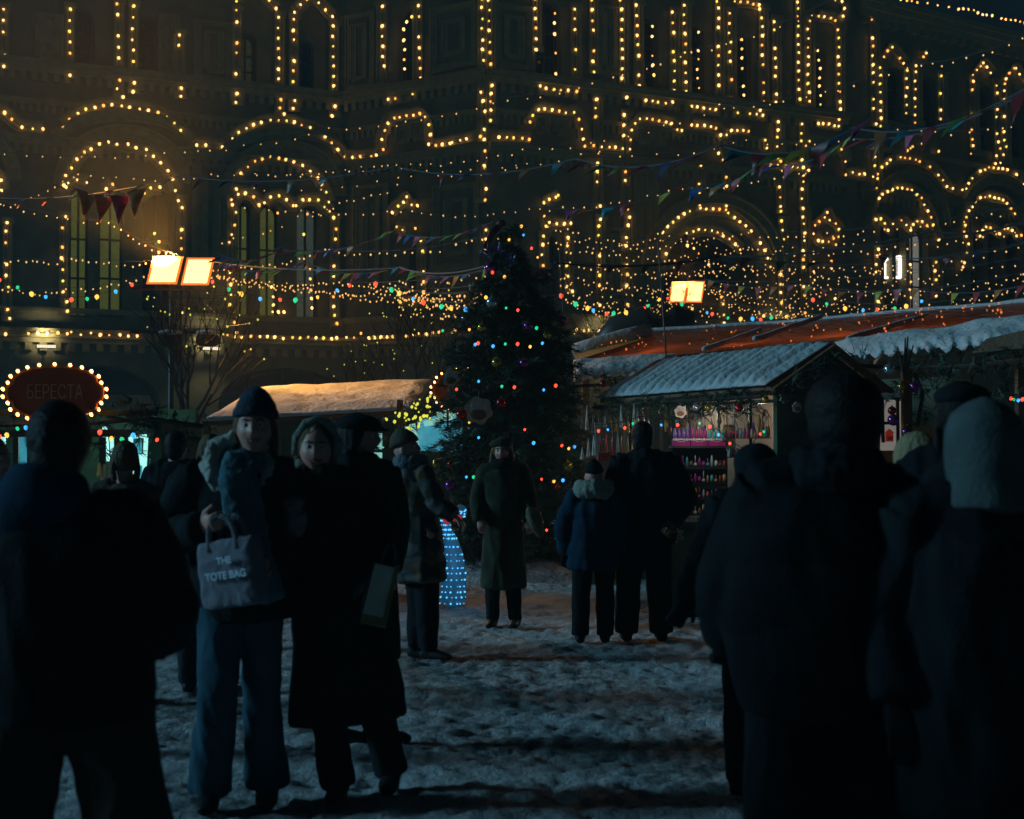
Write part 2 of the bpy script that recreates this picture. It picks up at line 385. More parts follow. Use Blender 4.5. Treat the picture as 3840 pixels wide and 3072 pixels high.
def pilaster(k, u0, u1, v0, v1, out=0.16, name='pilaster', flute=True):
    s0, _ = sz(k, u0, (v0 + v1) / 2); s1, _ = sz(k, u1, (v0 + v1) / 2); _, zt = sz(k, (u0 + u1) / 2, v0); _, zb = sz(k, (u0 + u1) / 2, v1)
    m = MB(); c = (s0 + s1) / 2; w_ = s1 - s0
    m.beam(wp(k, c, zb, out / 2), wp(k, c, zt, out / 2), w_, out, wnorm(k))
    if flute:
        for q in (-.3, 0, .3): m.loft([wp(k, c + q * w_, zb + .3, out), wp(k, c + q * w_, zt - .3, out)], [w_ * 0.09] * 2, seg=8)
    m.beam(wp(k, c, zb, out * .7), wp(k, c, zb + .25, out * .7), w_ * 1.2, out * 1.4, wnorm(k))
    m.beam(wp(k, c, zt - .25, out * .7), wp(k, c, zt, out * .7), w_ * 1.2, out * 1.4, wnorm(k))
    return m.build(name, M['stone_trim'], bld)

# garlands: wall | support (p pilaster, m moulding, n none) | label | points in the photograph's pixels, projected on the wall
G = """
A|p|string of bulbs down the pilaster at the left edge of the facade|11,34 12,78 13,120 17,207 17,250
A|p|string of seven bulbs down the left side of the leftmost whole upper window|262,32 261,74 261,116 261,158 260,200 261,243 261,282
A|p|left string of the twin bulb strings that meet above the left large arch|441,12 440,53 442,136 444,177 446,219 443,261 446,301 441,333 463,361
A|p|right string of the twin bulb strings that meet above the left large arch|500,23 500,64 499,106 499,147 499,188 501,228 501,268 504,308 498,342
A|p|short broken string of five bulbs right of the left large arch|671,130 670,170 676,290 680,328 676,360
A|p|string of bulbs down the left side of the pair of gabled windows|886,40 887,80 887,160 887,199 887,277 889,317 892,353 885,386
A|m|gable of bulbs over the left window of the gabled pair|888,5 905,-22 960,-45 1009,2 1035,30
A|p|string of bulbs down the right side of the left gabled window|1043,62 1043,102 1043,141 1044,180 1044,219 1044,258 1043,297 1051,333 1051,371 1047,404 1068,427
A|m|gable of bulbs over the right window of the gabled pair|1104,43 1128,19 1149,-2 1172,-12 1196,8 1220,35 1244,61
A|p|string of bulbs down the left side of the right gabled window|1097,409 1105,377 1100,341 1099,304 1099,265 1100,227 1100,150 1101,111 1101,73
A|p|string of bulbs down the right side of the right gabled window|1250,96 1249,134 1249,172 1250,210 1251,247 1252,285 1254,323 1255,361 1255,398 1247,432
A|m|outer bulb arch falling at the left edge of the facade|-110,400 -70,392 -30,398 16,420 47,449 85,474 123,480 160,484
A|m|outer bulb arch over the leftmost whole arcade arch behind the floodlight|235,469 263,447 293,427 323,408 355,401 387,395 422,391 454,395 489,401 522,407 558,412 591,423 625,439 654,460 680,488
A|m|short row of three bulbs on the belt between the two large arches|738,542 771,541 834,550
A|m|outer bulb arch over the second arcade arch beside the inner corner|874,518 897,493 925,480 953,467 981,457 1013,452 1043,451 1073,455 1104,458 1133,470 1163,477 1192,493 1220,511 1245,534 1269,560
B|m|row of belt bulbs from the inner corner to the framed panel|1290,588 1323,587 1352,588 1390,585 1413,582
B|m|bulbs framing the two-square stone panel left of the corner|1435,558 1434,523 1444,490 1455,460 1477,445 1501,439 1525,435 1551,434 1576,425 1594,440 1609,466 1612,503 1610,539
B|m|row of belt bulbs climbing to the projecting corner|1633,547 1657,542 1685,537 1697,531 1723,528 1749,523 1801,512
A|m|inner bulb arch of the left large window behind the floodlight|246,700 248,656 270,627 287,594 314,568 343,556 374,541 408,532 441,538 478,541 512,551 547,561 576,584 603,610 629,639 648,672 660,712
A|m|left lobe of bulbs in the tracery of the left large window|239,697 258,684 290,676 325,685
A|m|middle lobe of bulbs in the tracery of the left large window|398,710 424,689
A|m|right lobe of bulbs in the tracery of the left large window|513,744 538,723 565,706 600,702
A|p|string of bulbs down the left jamb of the left large window|246,812 232,856 234,928 233,969 233,1012 235,1055 235,1096 254,1130 251,1166
A|p|string of bulbs down the right jamb of the left large window above the floodlights|668,751 682,777 684,861 679,893 679,932 684,1170
A|n|three small hanging bulbs left of the floodlight pair|581,876 595,904 597,944
A|p|string of bulbs down the jamb at the left edge of the picture|29,835 23,865 23,907 24,993 25,1034 29,1078 29,1160 39,1194
A|m|end of an inner bulb arch at the left edge of the picture|-40,640 -18,655 5,675 7,711
A|n|row of bulbs on the lower cornice left of the floodlight pole|20,1251 104,1249 142,1247 180,1249 217,1250 252,1250 265,1243 304,1253 340,1250 375,1257 412,1255 448,1256 482,1259 517,1261
A|n|row of bulbs on the lower cornice under the second large window|851,1257 882,1262 887,1246 910,1265 941,1263 973,1264 1003,1264 1033,1266 1063,1268 1095,1266 1125,1266 1155,1265 1185,1264 1215,1266 1241,1271 1260,1265
B|n|row of bulbs on the lower cornice between inner corner and tree|1301,1263 1329,1264 1356,1249 1383,1265 1404,1266 1428,1264 1451,1263 1474,1261 1523,1257 1548,1253 1573,1251 1598,1250 1623,1248 1648,1246 1697,1244 1708,1235
A|m|inner bulb arch of the second large window|905,650 930,624 956,605 984,595 1014,588 1045,592 1073,597 1104,606 1133,618 1165,640 1190,665 1205,689 1222,722 1232,757
A|m|left lobe of bulbs in the tracery of the second large window|870,767 893,727 922,723 952,737 974,766
A|m|middle lobe of bulbs in the tracery of the second large window|992,760 1016,740 1045,732 1073,747 1098,770
A|m|right lobe of bulbs in the tracery of the second large window|1112,772 1136,749 1163,746 1192,750 1215,774 1238,790
A|p|string of bulbs down the left jamb of the second large window|887,710 870,746 885,796 881,841 869,879 859,908 862,987 863,1025 864,1064 864,1103 864,1141 879,1207
A|p|string of bulbs down the right jamb of the second large window|1252,816 1258,860 1256,897 1251,998 1251,1035 1251,1110 1253,1147 1254,1184 1262,1211
A|n|bulbs hung across the panes of the second large window|1041,797 1153,799 1139,877 1164,1009 1163,1045 1166,1085 1167,1118 1167,1156 1019,1078 1022,1112 1025,1145 1020,1170 1043,1170 1065,1168
B|p|string of bulbs down the left side of the upper window left of the corner|1432,21 1435,97 1435,135 1435,173 1435,211 1438,249 1442,324
B|p|string of bulbs down the right side of the upper window left of the corner|1567,23 1569,61 1571,139 1572,177 1572,216 1574,254 1576,293 1573,320
B|m|bulbs along the sill of the upper window left of the corner|1458,373 1481,368 1548,352
B|n|bulbs mirrored in the glass of the upper window left of the corner|1546,64 1525,83 1515,110 1516,148 1518,185 1518,223 1519,260
B|p|left bulb string of the pair running down the projecting corner|1808,-8 1808,28 1808,68 1809,108 1810,148 1811,187 1812,226 1809,265 1805,343 1814,378 1816,416 1816,487 1815,524 1817,563 1817,621 1825,707 1817,751
C|p|right bulb string of the pair running down the projecting corner|1834,0 1834,35 1835,76 1836,116 1837,156 1837,195 1840,240 1846,320 1844,349 1842,380 1842,415 1842,453
B|p|three bulbs low on the projecting corner above the tree|1821,860 1822,897 1822,935
C|m|row of belt bulbs right of the projecting corner|1870,515 1902,515 1928,518 1957,519 1985,523
C|m|bulbs framing the two-square stone panel right of the corner|1988,456 1999,431 2018,409 2045,408 2071,414 2098,415 2121,423 2151,419 2170,449 2184,483 2187,520
C|m|second row of belt bulbs right of the projecting corner|2193,548 2228,546 2256,548 2284,551 2310,553 2335,555 2362,559
C|m|sill of bulbs under the first upper window right of the corner|2017,301 2025,322 2050,331 2079,333 2106,336 2132,340 2161,340
C|p|left bulb string of the first upper window right of the corner|2009,-8 2009,30 2009,68 2009,107 2011,145 2011,184
C|p|right bulb string of the first upper window right of the corner|2155,34 2156,72 2158,110 2157,186 2158,262 2161,298
C|n|paired bulbs mirrored in the first upper window right of the corner|2080,51 2081,88 2082,126 2082,201 2083,277
C|p|left bulb string of the broad pier between first and second upper windows|2220,2 2223,38 2224,76 2225,113 2226,189 2225,231 2227,267
C|p|bulb string under the left side of the broad pier crossing the belt|2237,370 2232,404 2232,438 2243,577 2241,611 2239,645 2241,681 2250,772
C|p|right bulb string of the broad pier between first and second upper windows|2328,0 2331,33 2332,71 2333,109 2333,147 2334,184 2335,220 2335,258 2335,295 2343,330 2352,363
C|p|bulb string under the right side of the broad pier crossing the belt|2339,432 2341,468 2341,505 2344,646 2344,677 2354,784
C|p|left bulb string of the second upper window|2388,20 2387,58 2388,94 2389,132 2390,169 2395,207 2396,282 2396,320
C|p|right bulb string of the second upper window|2521,47 2524,84 2526,120 2525,194 2528,229 2530,267 2531,305 2528,340
C|m|sill of bulbs under the second upper window|2423,373 2447,378 2470,384 2495,388 2522,382
C|n|paired bulbs mirrored in the second upper window|2447,98 2447,135 2448,207 2448,243 2450,281
C|m|stepped bulb hood below the second upper window|2368,523 2368,485 2383,462 2398,446 2424,445 2448,447 2473,450 2497,456 2519,463 2538,488 2556,488
C|m|stepped bulb hood below the third upper window|2593,467 2616,470 2640,471 2664,473 2686,480 2704,505 2727,504
C|m|stepped bulb hood below the fourth upper window|2741,488 2763,488 2786,489 2808,494
C|p|left bulb string of the third upper window|2567,17 2566,53 2565,89 2568,125 2570,162 2569,199 2572,234 2573,271 2573,308 2574,344 2573,365
C|p|right bulb string of the third upper window|2688,4 2696,30 2695,66 2695,103 2694,173 2696,210 2696,245 2697,281 2698,317 2700,387
C|m|sill of bulbs under the third upper window|2593,398 2616,399 2638,405 2661,410 2685,408
C|n|bulbs mirrored in the third upper window|2617,118 2617,190 2617,224 2617,260 2618,295 2619,330
C|p|left bulb string of the fourth upper window|2736,50 2736,86 2736,122 2739,156 2738,193 2739,228 2742,300 2742,370
C|m|top row of bulbs over the fourth upper window|2754,7 2777,6 2804,8 2826,13 2849,19
C|p|right bulb string of the fourth upper window|2850,35 2857,65 2858,98 2858,135 2858,171 2859,205 2861,241 2863,311 2865,347 2866,381
C|m|sill of bulbs under the fourth upper window|2768,422 2812,428 2837,427 2860,431 2852,412
C|n|bulbs mirrored in the fourth upper window|2782,149 2783,183 2784,217 2785,254 2787,324 2789,358
C|p|left bulb string of the pier before the last upper window of the front|2903,79 2904,113 2906,182 2906,216 2907,251 2907,285 2910,354 2911,384 2923,413
C|p|bulb string running from the belt to the ledge under the last pier|2921,454 2917,486 2915,516 2915,550 2919,587 2929,605 2932,644 2922,703 2925,738 2926,773 2928,791
C|p|right bulb string of the pier before the last upper window of the front|2991,5 2992,30 2993,62 2994,97 2994,131 2995,166 2995,199 2996,232 2997,267 2997,300 2998,335 2998,369 3005,400
C|p|bulb string down the right half of the last pier to the ledge|3009,463 3005,499 3006,530 3006,600 3015,625 3015,655 3013,680 3009,710 3009,744 3010,780
C|p|left bulb string of the last upper window of the front|3036,76 3031,108 3031,142 3030,177 3030,210 3031,244 3031,279 3032,312 3034,346 3035,381 3036,415
C|m|top row of bulbs over the last upper window of the front|3069,61 3093,63 3115,65 3133,77 3162,62 3169,33 3159,5
C|p|right bulb string of the last upper window of the front|3143,110 3144,144 3145,177 3145,211 3146,244 3147,279 3147,311 3148,345 3150,379 3151,411 3147,445
C|m|sill of bulbs under the last upper window of the front|3067,461 3088,463 3108,465 3129,470 3144,472
C|n|bulbs mirrored in the last upper window of the front|3069,191 3071,225 3074,256 3073,291 3075,324 3076,357 3075,391 3076,423
C|m|short ledge of bulbs under the last pier|2890,622 2918,618 2946,623 2969,625 2990,625 3012,628 3033,636
C|n|loose bulbs left of the last pier ledge|2869,526 2878,556 2889,622
C|m|stepped line of bulbs dropping to the inner corner of the right wing|3022,545 3037,528 3153,561 3169,605
C|m|row of belt bulbs at the inner corner of the right wing|3173,653 3200,648 3221,653 3243,654
D|p|upper string of bulbs down the first pier of the right wing|3277,12 3275,47 3271,75 3271,141 3272,174 3274,207 3275,241 3275,273 3275,306 3277,371 3277,404 3285,466
D|p|lower string of bulbs down the first pier of the right wing|3296,538 3283,559 3281,590 3281,622 3294,650 3276,664 3291,667 3287,705
D|n|long row of bulbs under the roof edge of the right wing|3380,0 3400,2 3418,5 3439,7 3477,13 3516,21 3557,24 3594,32 3614,32 3633,36 3651,40 3667,48 3684,55 3702,57 3720,60 3755,67 3773,71 3790,74 3807,77 3824,81 3842,86 3860,90
D|m|pointed bulb arch over the first upper window of the right wing|3316,211 3331,190 3345,179 3375,217 3391,238
D|p|left bulb string of the first upper window of the right wing|3302,251 3303,284 3302,316 3301,344 3301,380 3301,413 3304,443 3286,465 3305,472
D|p|right bulb string of the first upper window of the right wing|3401,263 3400,295 3400,328 3399,359 3399,391 3399,423
D|m|pointed bulb arch over the second upper window of the right wing|3464,211 3475,201
D|p|left bulb string of the second upper window of the right wing|3436,247 3433,271 3433,302 3433,334 3432,366 3432,398 3432,429 3433,459
D|p|right bulb string of the second upper window of the right wing|3530,287 3529,350 3528,412 3527,444
D|m|pointed bulb arch over the third upper window of the right wing|3649,279 3663,263 3677,247 3687,237 3703,251 3716,275
D|p|left bulb string of the third upper window of the right wing|3648,304 3648,336 3646,427 3645,489 3646,520 3651,547 3643,575
D|p|right bulb string of the third upper window of the right wing|3739,320 3740,348 3739,412 3739,440 3740,503 3743,532 3751,557 3737,584 3733,613
D|m|pointed bulb arch over the fourth upper window of the right wing|3773,295 3786,275 3801,257 3810,255 3824,278 3845,300
D|p|left bulb string of the fourth upper window of the right wing|3768,314 3767,341 3766,374 3765,437 3766,495 3767,526 3774,551 3765,579 3754,609
D|m|outer bulb arch over the first large arch of the right wing|3308,625 3324,612 3341,601 3377,592 3394,593 3414,594 3433,597 3451,604 3489,624 3521,657 3536,677 3553,697 3574,706
D|m|outer bulb arch over the second large arch of the right wing|3610,711 3624,706 3632,687 3646,668 3677,643 3694,638 3711,630 3728,629 3745,629 3762,634 3779,637 3812,655 3840,690
D|n|cluster of bulbs on the second pointed ledge of the right wing|3404,566 3414,557 3424,551 3458,541 3522,568
D|m|inner bulb arch of the first large arch of the right wing|3296,745 3309,730 3327,717 3345,708 3364,704 3382,706 3401,708 3420,715 3438,727 3455,743 3468,767 3482,789 3493,814 3500,845 3521,897
D|m|wavy tracery of bulbs in the first large arch of the right wing|3285,822 3304,822 3320,838 3332,862 3348,840 3382,827 3397,843 3415,861 3426,843 3441,832 3458,833 3475,845
D|m|inner bulb arch of the second large arch of the right wing|3635,790 3645,774 3660,755 3676,742 3692,737 3710,735 3727,740 3744,743 3762,748 3777,764 3791,781 3806,800
D|p|string of bulbs down the left jamb of the second large arch of the right wing|3625,815 3620,842 3614,869 3622,884 3632,915 3627,946 3616,986 3612,1001
D|m|wavy tracery of bulbs in the second large arch of the right wing|3665,869 3676,887 3684,863 3700,852 3715,855 3730,866 3750,876 3766,860 3781,856 3797,864 3810,884 3828,884
D|p|string of bulbs down the left jamb of the first large arch of the right wing|3293,935 3288,960 3285,990 3283,1020 3292,1128 3293,1160
D|p|string of bulbs down the right jamb of the first large arch of the right wing|3509,985 3508,1017 3510,1048 3511,1110
D|n|string of bulbs down the bright shop pane of the right wing|3415,993 3416,1025 3417,1055 3414,1085 3418,1116
C|m|outer bulb arch of the deep portal|2463,880 2486,872 2506,850 2523,835 2545,815 2567,802 2589,790 2628,778 2650,781 2674,783 2697,785 2721,789 2732,800 2755,813 2776,829 2797,845 2816,865 2851,913 2868,940 2881,970 2892,1001
C|p|left bulb string of the tall frame over the portal|2628,622 2623,692 2623,726 2626,765
C|p|right bulb string of the tall frame over the portal|2696,576 2711,600 2726,665 2723,700 2724,734 2724,770
C|m|middle bulb arch of the deep portal|2576,874 2599,869 2622,862 2645,861 2670,865 2692,873 2714,886 2736,898 2757,915 2777,934
C|n|inner bulb arch over the glass of the deep portal|2498,950 2532,979 2579,918 2603,932 2623,948 2658,993 2674,1018
C|p|string of bulbs down the right shaft inside the portal|2707,1111 2712,1143 2717,1180 2717,1212
C|n|bulbs down the outer right side of the portal|2824,1014 2846,1079 2852,1112 2862,1183
C|m|small pointed cartouche outlined in bulbs right of the corner|2040,762 2060,746 2084,740 2095,732
C|m|lower edge bulbs of the cartouche right of the corner|2040,810 2048,847 2061,835 2088,836 2114,838 2142,834
C|p|left bulb string of the niche window right of the tree top|2038,886 2036,918 2034,957 2035,995
C|p|right bulb string of the niche window right of the tree top|2131,889 2126,921 2128,998 2127,1035 2128,1073 2148,1092
B|m|small pointed cartouche outlined in bulbs left of the corner|1472,797 1494,773 1514,757 1527,740 1543,767 1566,772
B|m|lower edge bulbs of the cartouche left of the corner|1488,851 1507,860 1555,858
B|p|string of bulbs down the niche window left of the tree|1580,904 1585,943 1590,1018 1590,1056 1589,1093
B|m|row of four bulbs on the sill left of the tree|1500,1130 1525,1128 1549,1128 1574,1122
C|p|string of bulbs down the first pier between tree and portal|2252,823 2248,848 2247,883 2248,957 2248,996 2247,1033 2248,1071 2252,1145
C|p|string of bulbs down the second pier between tree and portal|2360,812 2356,846 2350,893 2350,919 2350,994 2352,1030 2352,1067 2355,1142
C|n|four bulbs on the lower cornice right of the tree|2164,1237 2192,1237 2208,1238 2248,1239 2264,1219
C|p|string of bulbs down the left shaft of the last pier above the tarpaulin|2932,830 2936,862 2938,896 2928,994 2929,1030 2929,1064 2929,1098 2929,1132 2929,1168
C|p|string of bulbs down the right shaft of the last pier above the tarpaulin|3011,812 3016,838 3018,872 3015,904 3013,937 3014,971 3016,1003 3016,1072 3019,1106 3019,1173
C|m|pointed cartouche of bulbs above the tarpaulin|3055,846 3070,832 3091,815 3101,796 3113,825 3133,838 3147,861
C|m|lower edge bulbs of the cartouche above the tarpaulin|3053,878 3068,902 3087,905 3106,906 3127,895 3146,890
C|n|bulbs down the window below the cartouche above the tarpaulin|3052,984 3053,1016 3053,1050 3054,1084 3120,977 3119,1008 3135,918 3132,1120
"""
for line in G.strip().split('\n'):
    k, sup, lab, pts = line.split('|')
    pts = [tuple(map(float, q.split(','))) for q in pts.split()]
    lc = 'lower cornice' in lab
    W3 = [onwall(k, u, v, 0.66 if lc else 0.25) for u, v in pts]
    root = thing('light_garland', lab, 'string lights', W3[0], 'garlands of warm bulbs on the facade')  # rows labelled mirrored are modelled bulbs standing in for window reflections
    cordmesh(W3, 0.012).build('cord', M['cord'], root)
    for p in W3:
        o = inst('bulb', random.choice((BULB, BULB, BULB, BULBG, BULBL)), p + Vector((random.uniform(-.03, .03), 0, random.uniform(-.03, .03))), root, scale=random.choice((.7, .85, .95, 1.0, 1.05, 1.15)))
        o.rotation_euler = (random.uniform(-.5, .5), random.uniform(-.6, .6), 0)
    if sup == 'm' and len(pts) > 1:
        sp = [sz(k, u, v) for u, v in pts]; sp = [(s, z - 0.02) for s, z in sp]
        band(k, smooth2(sp, 3), 0.34, 0.13)
    elif sup == 'p':
        us = sum(p[0] for p in pts) / len(pts); v0 = min(p[1] for p in pts); v1 = max(p[1] for p in pts)
        pilaster(k, us - 19, us + 19, v0 - 18, v1 + 14, out=0.14 + 0.02 * random.random())
# wider plain arch bands above the garlanded ones, coffered panels and panels between the piers
def arc_band(k, uc, vc, ru, rv, wd, dp, a0=0, a1=180):
    pts = [sz(k, uc + ru * cos(radians(a)), vc - rv * sin(radians(a))) for a in [a1 + (a0 - a1) * i / 28 for i in range(29)]]
    band(k, pts, wd, dp)
arc_band('A', 455, 690, 232, 195, 0.30, 0.22); arc_band('A', 455, 560, 268, 122, 0.22, 0.2, 12, 168)
arc_band('A', 1055, 735, 215, 185, 0.30, 0.22); arc_band('A', 1065, 610, 235, 110, 0.22, 0.2, 12, 168)
arc_band('A', -110, 680, 160, 190, 0.30, 0.22, 0, 90)
arc_band('C', 2665, 1010, 248, 260, 0.35, 0.3, 0, 180); arc_band('C', 2665, 1010, 190, 185, 0.3, 0.1, 0, 180)
arc_band('D', 3400, 850, 140, 190, 0.3, 0.2); arc_band('D', 3728, 860, 135, 185, 0.3, 0.2)
def coffer(k, u0, u1, v0, v1):
    s0, _ = sz(k, u0, (v0 + v1) / 2); s1, _ = sz(k, u1, (v0 + v1) / 2); _, zt = sz(k, (u0 + u1) / 2, v0); _, zb = sz(k, (u0 + u1) / 2, v1)
    band(k, [(s0, zb), (s0, zt), (s1, zt), (s1, zb), (s0, zb)], 0.14, 0.12, 'stone_panel')
    d = 0.28 * (s1 - s0); band(k, [(s0 + d, zb + d), (s0 + d, zt - d), (s1 - d, zt - d), (s1 - d, zb + d), (s0 + d, zb + d)], 0.08, 0.10, 'stone_panel')
for q in (('B', 1502, 1535, 478, 528), ('B', 1557, 1590, 468, 518), ('C', 2012, 2048, 450, 490), ('C', 2080, 2112, 456, 496), ('C', 2395, 2425, 490, 530), ('C', 2450, 2480, 495, 535),
          ('A', 150, 220, 60, 220), ('A', 610, 655, 60, 300), ('A', 740, 860, 90, 300), ('B', 1300, 1400, 60, 330), ('B', 1630, 1780, 30, 250), ('C', 1865, 1985, 30, 250), ('C', 2248, 2310, 30, 270),
          ('B', 1340, 1450, 700, 1120), ('B', 1640, 1790, 700, 1000), ('C', 2270, 2335, 860, 1120), ('A', 735, 840, 620, 1150), ('C', 2385, 2450, 620, 1100)): coffer(*q)
# roof over the wings so that the building has depth
m = MB()
for k in WALLS:
    a, b = WALLS[k]; z = Vector((0, 0, WT[k])); back = Vector((4, 24, 0)); m.quad(a + z, b + z, b + z + back, a + z + back)
m.build('roof', M['metal'], bld)

# cornice lamps: flat slatted luminaires that wash the ledges
lampm = mat('slatted_lamp_glass', (0.8, 0.8, 0.7), 0.4, var=0, emit=(1.0, 0.82, 0.55), estr=1.6, sampling='NONE')
def ledge_lamp(k, u, v, label, e=60):
    p = onwall(k, u, v, 1.05)
    t = thing('ledge_lamp', label, 'lamp', p, 'lamps on the lower cornice'); d = wdir(k)
    ang = atan2(d.y, d.x); R = Matrix.Rotation(ang, 3, 'Z')
    MB().box(p, (0.75, 0.25, 0.16), R).box(p + R @ Vector((0, 0.35, 0.0)), (0.06, 0.6, 0.06), R).build('housing', M['metal'], t)
    m = MB()
    for i in range(9): m.box(p + R @ Vector((-0.32 + i * 0.08, -0.15, 0.0)), (0.055, 0.03, 0.11), R)
    m.build('lamp_glass', lampm, t)
    for dz, en in ((0.45, e), (-0.2, e * 0.7)):
        l = bpy.data.lights.new('lamp_light', 'SPOT'); l.energy = en; l.color = (1, 0.80, 0.52); l.shadow_soft_size = 0.1
        l.spot_size = radians(120); l.spot_blend = 0.8
        o = bpy.data.objects.new('lamp_light', l); COL.objects.link(o); q = p + wnorm(k) * -0.1 + Vector((0, 0, dz)); o.location = q - p; o.parent = t
        o.rotation_euler = (Vector((0, 0, -1)) + (Vector((0, 0, 0)) - wnorm(k)) * -0.0).to_track_quat('-Z', 'Y').to_euler() if dz < 0 else (-wnorm(k) * 1.0 + Vector((0, 0, .1))).to_track_quat('-Z', 'Y').to_euler()
ledge_lamp('A', 172, 1300, 'slatted lamp on the lower cornice above the oval sign')
ledge_lamp('A', 790, 1308, 'slatted lamp on the cornice behind the pair of unlit floodlights')
ledge_lamp('C', 2290, 1300, 'cornice lamp right of the christmas tree')
ledge_lamp('C', 2960, 1290, 'cornice lamp just above the orange tarpaulin')
# bright shop display seen through the glass of the right wing
m = MB(); 
q = [onwall('D', u, v, -0.35) for u, v in ((3314, 1042), (3372, 1042), (3372, 962), (3314, 975))]
sh = thing('shop_display', 'shop window outlined by white tubes in the right wing', 'shop display', q[0])
MB().add(q, [(0, 1, 2, 3)]).build('display_panel', M['shopwhite'], sh)
m = MB()
for i in range(4): m.beam(q[i] + wnorm('D') * .05, q[(i + 1) % 4] + wnorm('D') * .05, 0.10, 0.10)
m.build('lamp_tube', M['tube'], sh)
M['floodrim'] = mat('painted_lamp_fringe', (1, .5, .2), 0.4, var=0, emit=(1, 0.16, 0.02), estr=1.1, sampling='NONE')  # emissive border imitates the orange glare round the lamp glass
# ------------------------------------------------------------------ floodlight poles
floodlight_glow = (1.0, 0.43, 0.09)
def flood_pole(cu, y, panels, label, e, seed=0):
    base = P(cu, 1656, y); base.z = 0
    t = thing('floodlight_pole', label, 'floodlight pole', base)
    zt = panels[0][1] and P(cu, panels[0][1], y).z
    m = MB(); m.loft([base, base + Vector((0, 0, zt * .5)), base + Vector((0, 0, zt + .35))], [0.055, 0.05, 0.04], seg=10)
    m.beam(base + Vector((.18, .05, 0.2)), base + Vector((.16, .05, zt)), 0.03, 0.03)
    m.build('pole', M['metal'], t)
    m = MB(); k = 85 / 26 * 26 / F * y / 26 * 26
    for dz in (-0.35, -1.15): m.beam(base + Vector((-.75, -.05, zt + dz)), base + Vector((.75, -.05, zt + dz)), 0.05, 0.05)
    m.build('crossbar', M['metal'], t)
    for (u0, v0, u1, v1) in [(p[0], p[2], p[3], p[4]) for p in panels]:
        c = P((u0 + u1) / 2, (v0 + v1) / 2, y - 0.12); w_ = (u1 - u0) / F * y; h_ = (v1 - v0) / F * y
        sl = 0.22 * w_
        R = Matrix(((1, 0, sl / h_ * 1.0), (0, 1, 0), (0, 0, 1)))
        MB().box(c + Vector((0, .07, 0)), (w_ * 1.12, 0.12, h_ * 1.1), R).build('lamp_housing', M['metal'], t)
        g = MB(); n = 8
        for i in range(n): g.box(c + Vector((-w_ / 2 + w_ * (i + .5) / n, -0.012, 0)), (w_ / n * .86, 0.03, h_), R)
        for j in range(-1, 2): g.box(c + Vector((j * sl * .3, -0.014, j * h_ * .32)), (w_ * .98, 0.02, h_ * .2), R)
        g.build('lamp_glass', M['flood'], t)
        g = MB(); e_ = .03 + .02 * w_
        for dx in (-1, 1): g.box(c + Vector((dx * (w_ / 2 + e_ / 2), -.005, 0)), (e_, .03, h_ + 2 * e_), R)
        for dz in (-1, 1): g.box(c + Vector((dz * sl * .5, -.005, dz * (h_ / 2 + e_ / 2))), (w_, .03, e_), R)
        g.build('painted_glow_rim', M['floodrim'], t)
        l = bpy.data.lights.new('lamp_light', 'AREA'); l.shape = 'RECTANGLE'; l.size = w_; l.size_y = h_; l.energy = e; l.color = floodlight_glow
        o = bpy.data.objects.new('lamp_light', l); COL.objects.link(o); q = c + Vector((0, -0.08, 0)); o.location = q - base; o.parent = t
        o.rotation_euler = Vector((4.5, -4.2, -3.2)).to_track_quat('-Z', 'Y').to_euler(); l.spread = radians(64)
    l = bpy.data.lights.new('lamp_light', 'SPOT'); l.energy = e * (145 if seed == 0 else 26); l.color = (1.0, 0.38, 0.06); l.spot_size = radians(118); l.spot_blend = .9; l.shadow_soft_size = .25  # added upward spot lights the haze to imitate the lamp halo
    o = bpy.data.objects.new('lamp_light', l); COL.objects.link(o); o.location = (0.0, -0.35, zt + 0.12); o.parent = t; o.rotation_euler = Vector((-.45, .0, 1)).to_track_quat('-Z', 'Y').to_euler()
    return t, base, zt
pl = flood_pole(640, 26.0, [(570, 1015, 970, 668, 1058), (698, 1020, 975, 786, 1062)], 'tall pole carrying two glowing orange floodlights over a pair of unlit snow capped ones', 80)
def spare_lamp(u, v, y, w_, parent):
    c = P(u, v, y); R = Matrix.Rotation(radians(8), 3, 'Z')
    m = MB(); m.loft([c + Vector((0, .12, 0)), c + Vector((0, 0, 0)), c + Vector((0, -.06, 0))], [(w_ * .42, w_ * .26), (w_ * .5, w_ * .31), (w_ * .5, w_ * .31)], seg=20, cap=0.05, sq=0.6)
    m.build('spare_lamp_housing', M['metal'], parent)
    MB().ball(c + Vector((0, -.075, 0)), (w_ * .16, .02, w_ * .16)).build('lens', M['glass_dark'], parent)
    m = MB(); m.ball(c + Vector((0, 0, w_ * .33)), (w_ * .55, .16, w_ * .13), 16, 8); m.build('snow_cap', M['snow'], parent)
spare_lamp(640, 1275, 25.9, 0.42, pl[0]); spare_lamp(780, 1275, 25.9, 0.42, pl[0])
m = MB(); m.beam(P(560, 1248, 26.05), P(830, 1248, 26.05), .05, .05); m.beam(P(600, 1020, 26), P(610, 1250, 26), .03, .03); m.beam(P(720, 1020, 26), P(690, 1250, 26), .03, .03)
m.build('crossbar', M['metal'], pl[0])
pr = flood_pole(2582, 38.0, [(2518, 1093, 1062, 2568, 1130), (2580, 1093, 1060, 2632, 1130)], 'distant pole carrying two glowing orange floodlights in front of the portal', 50, seed=1)

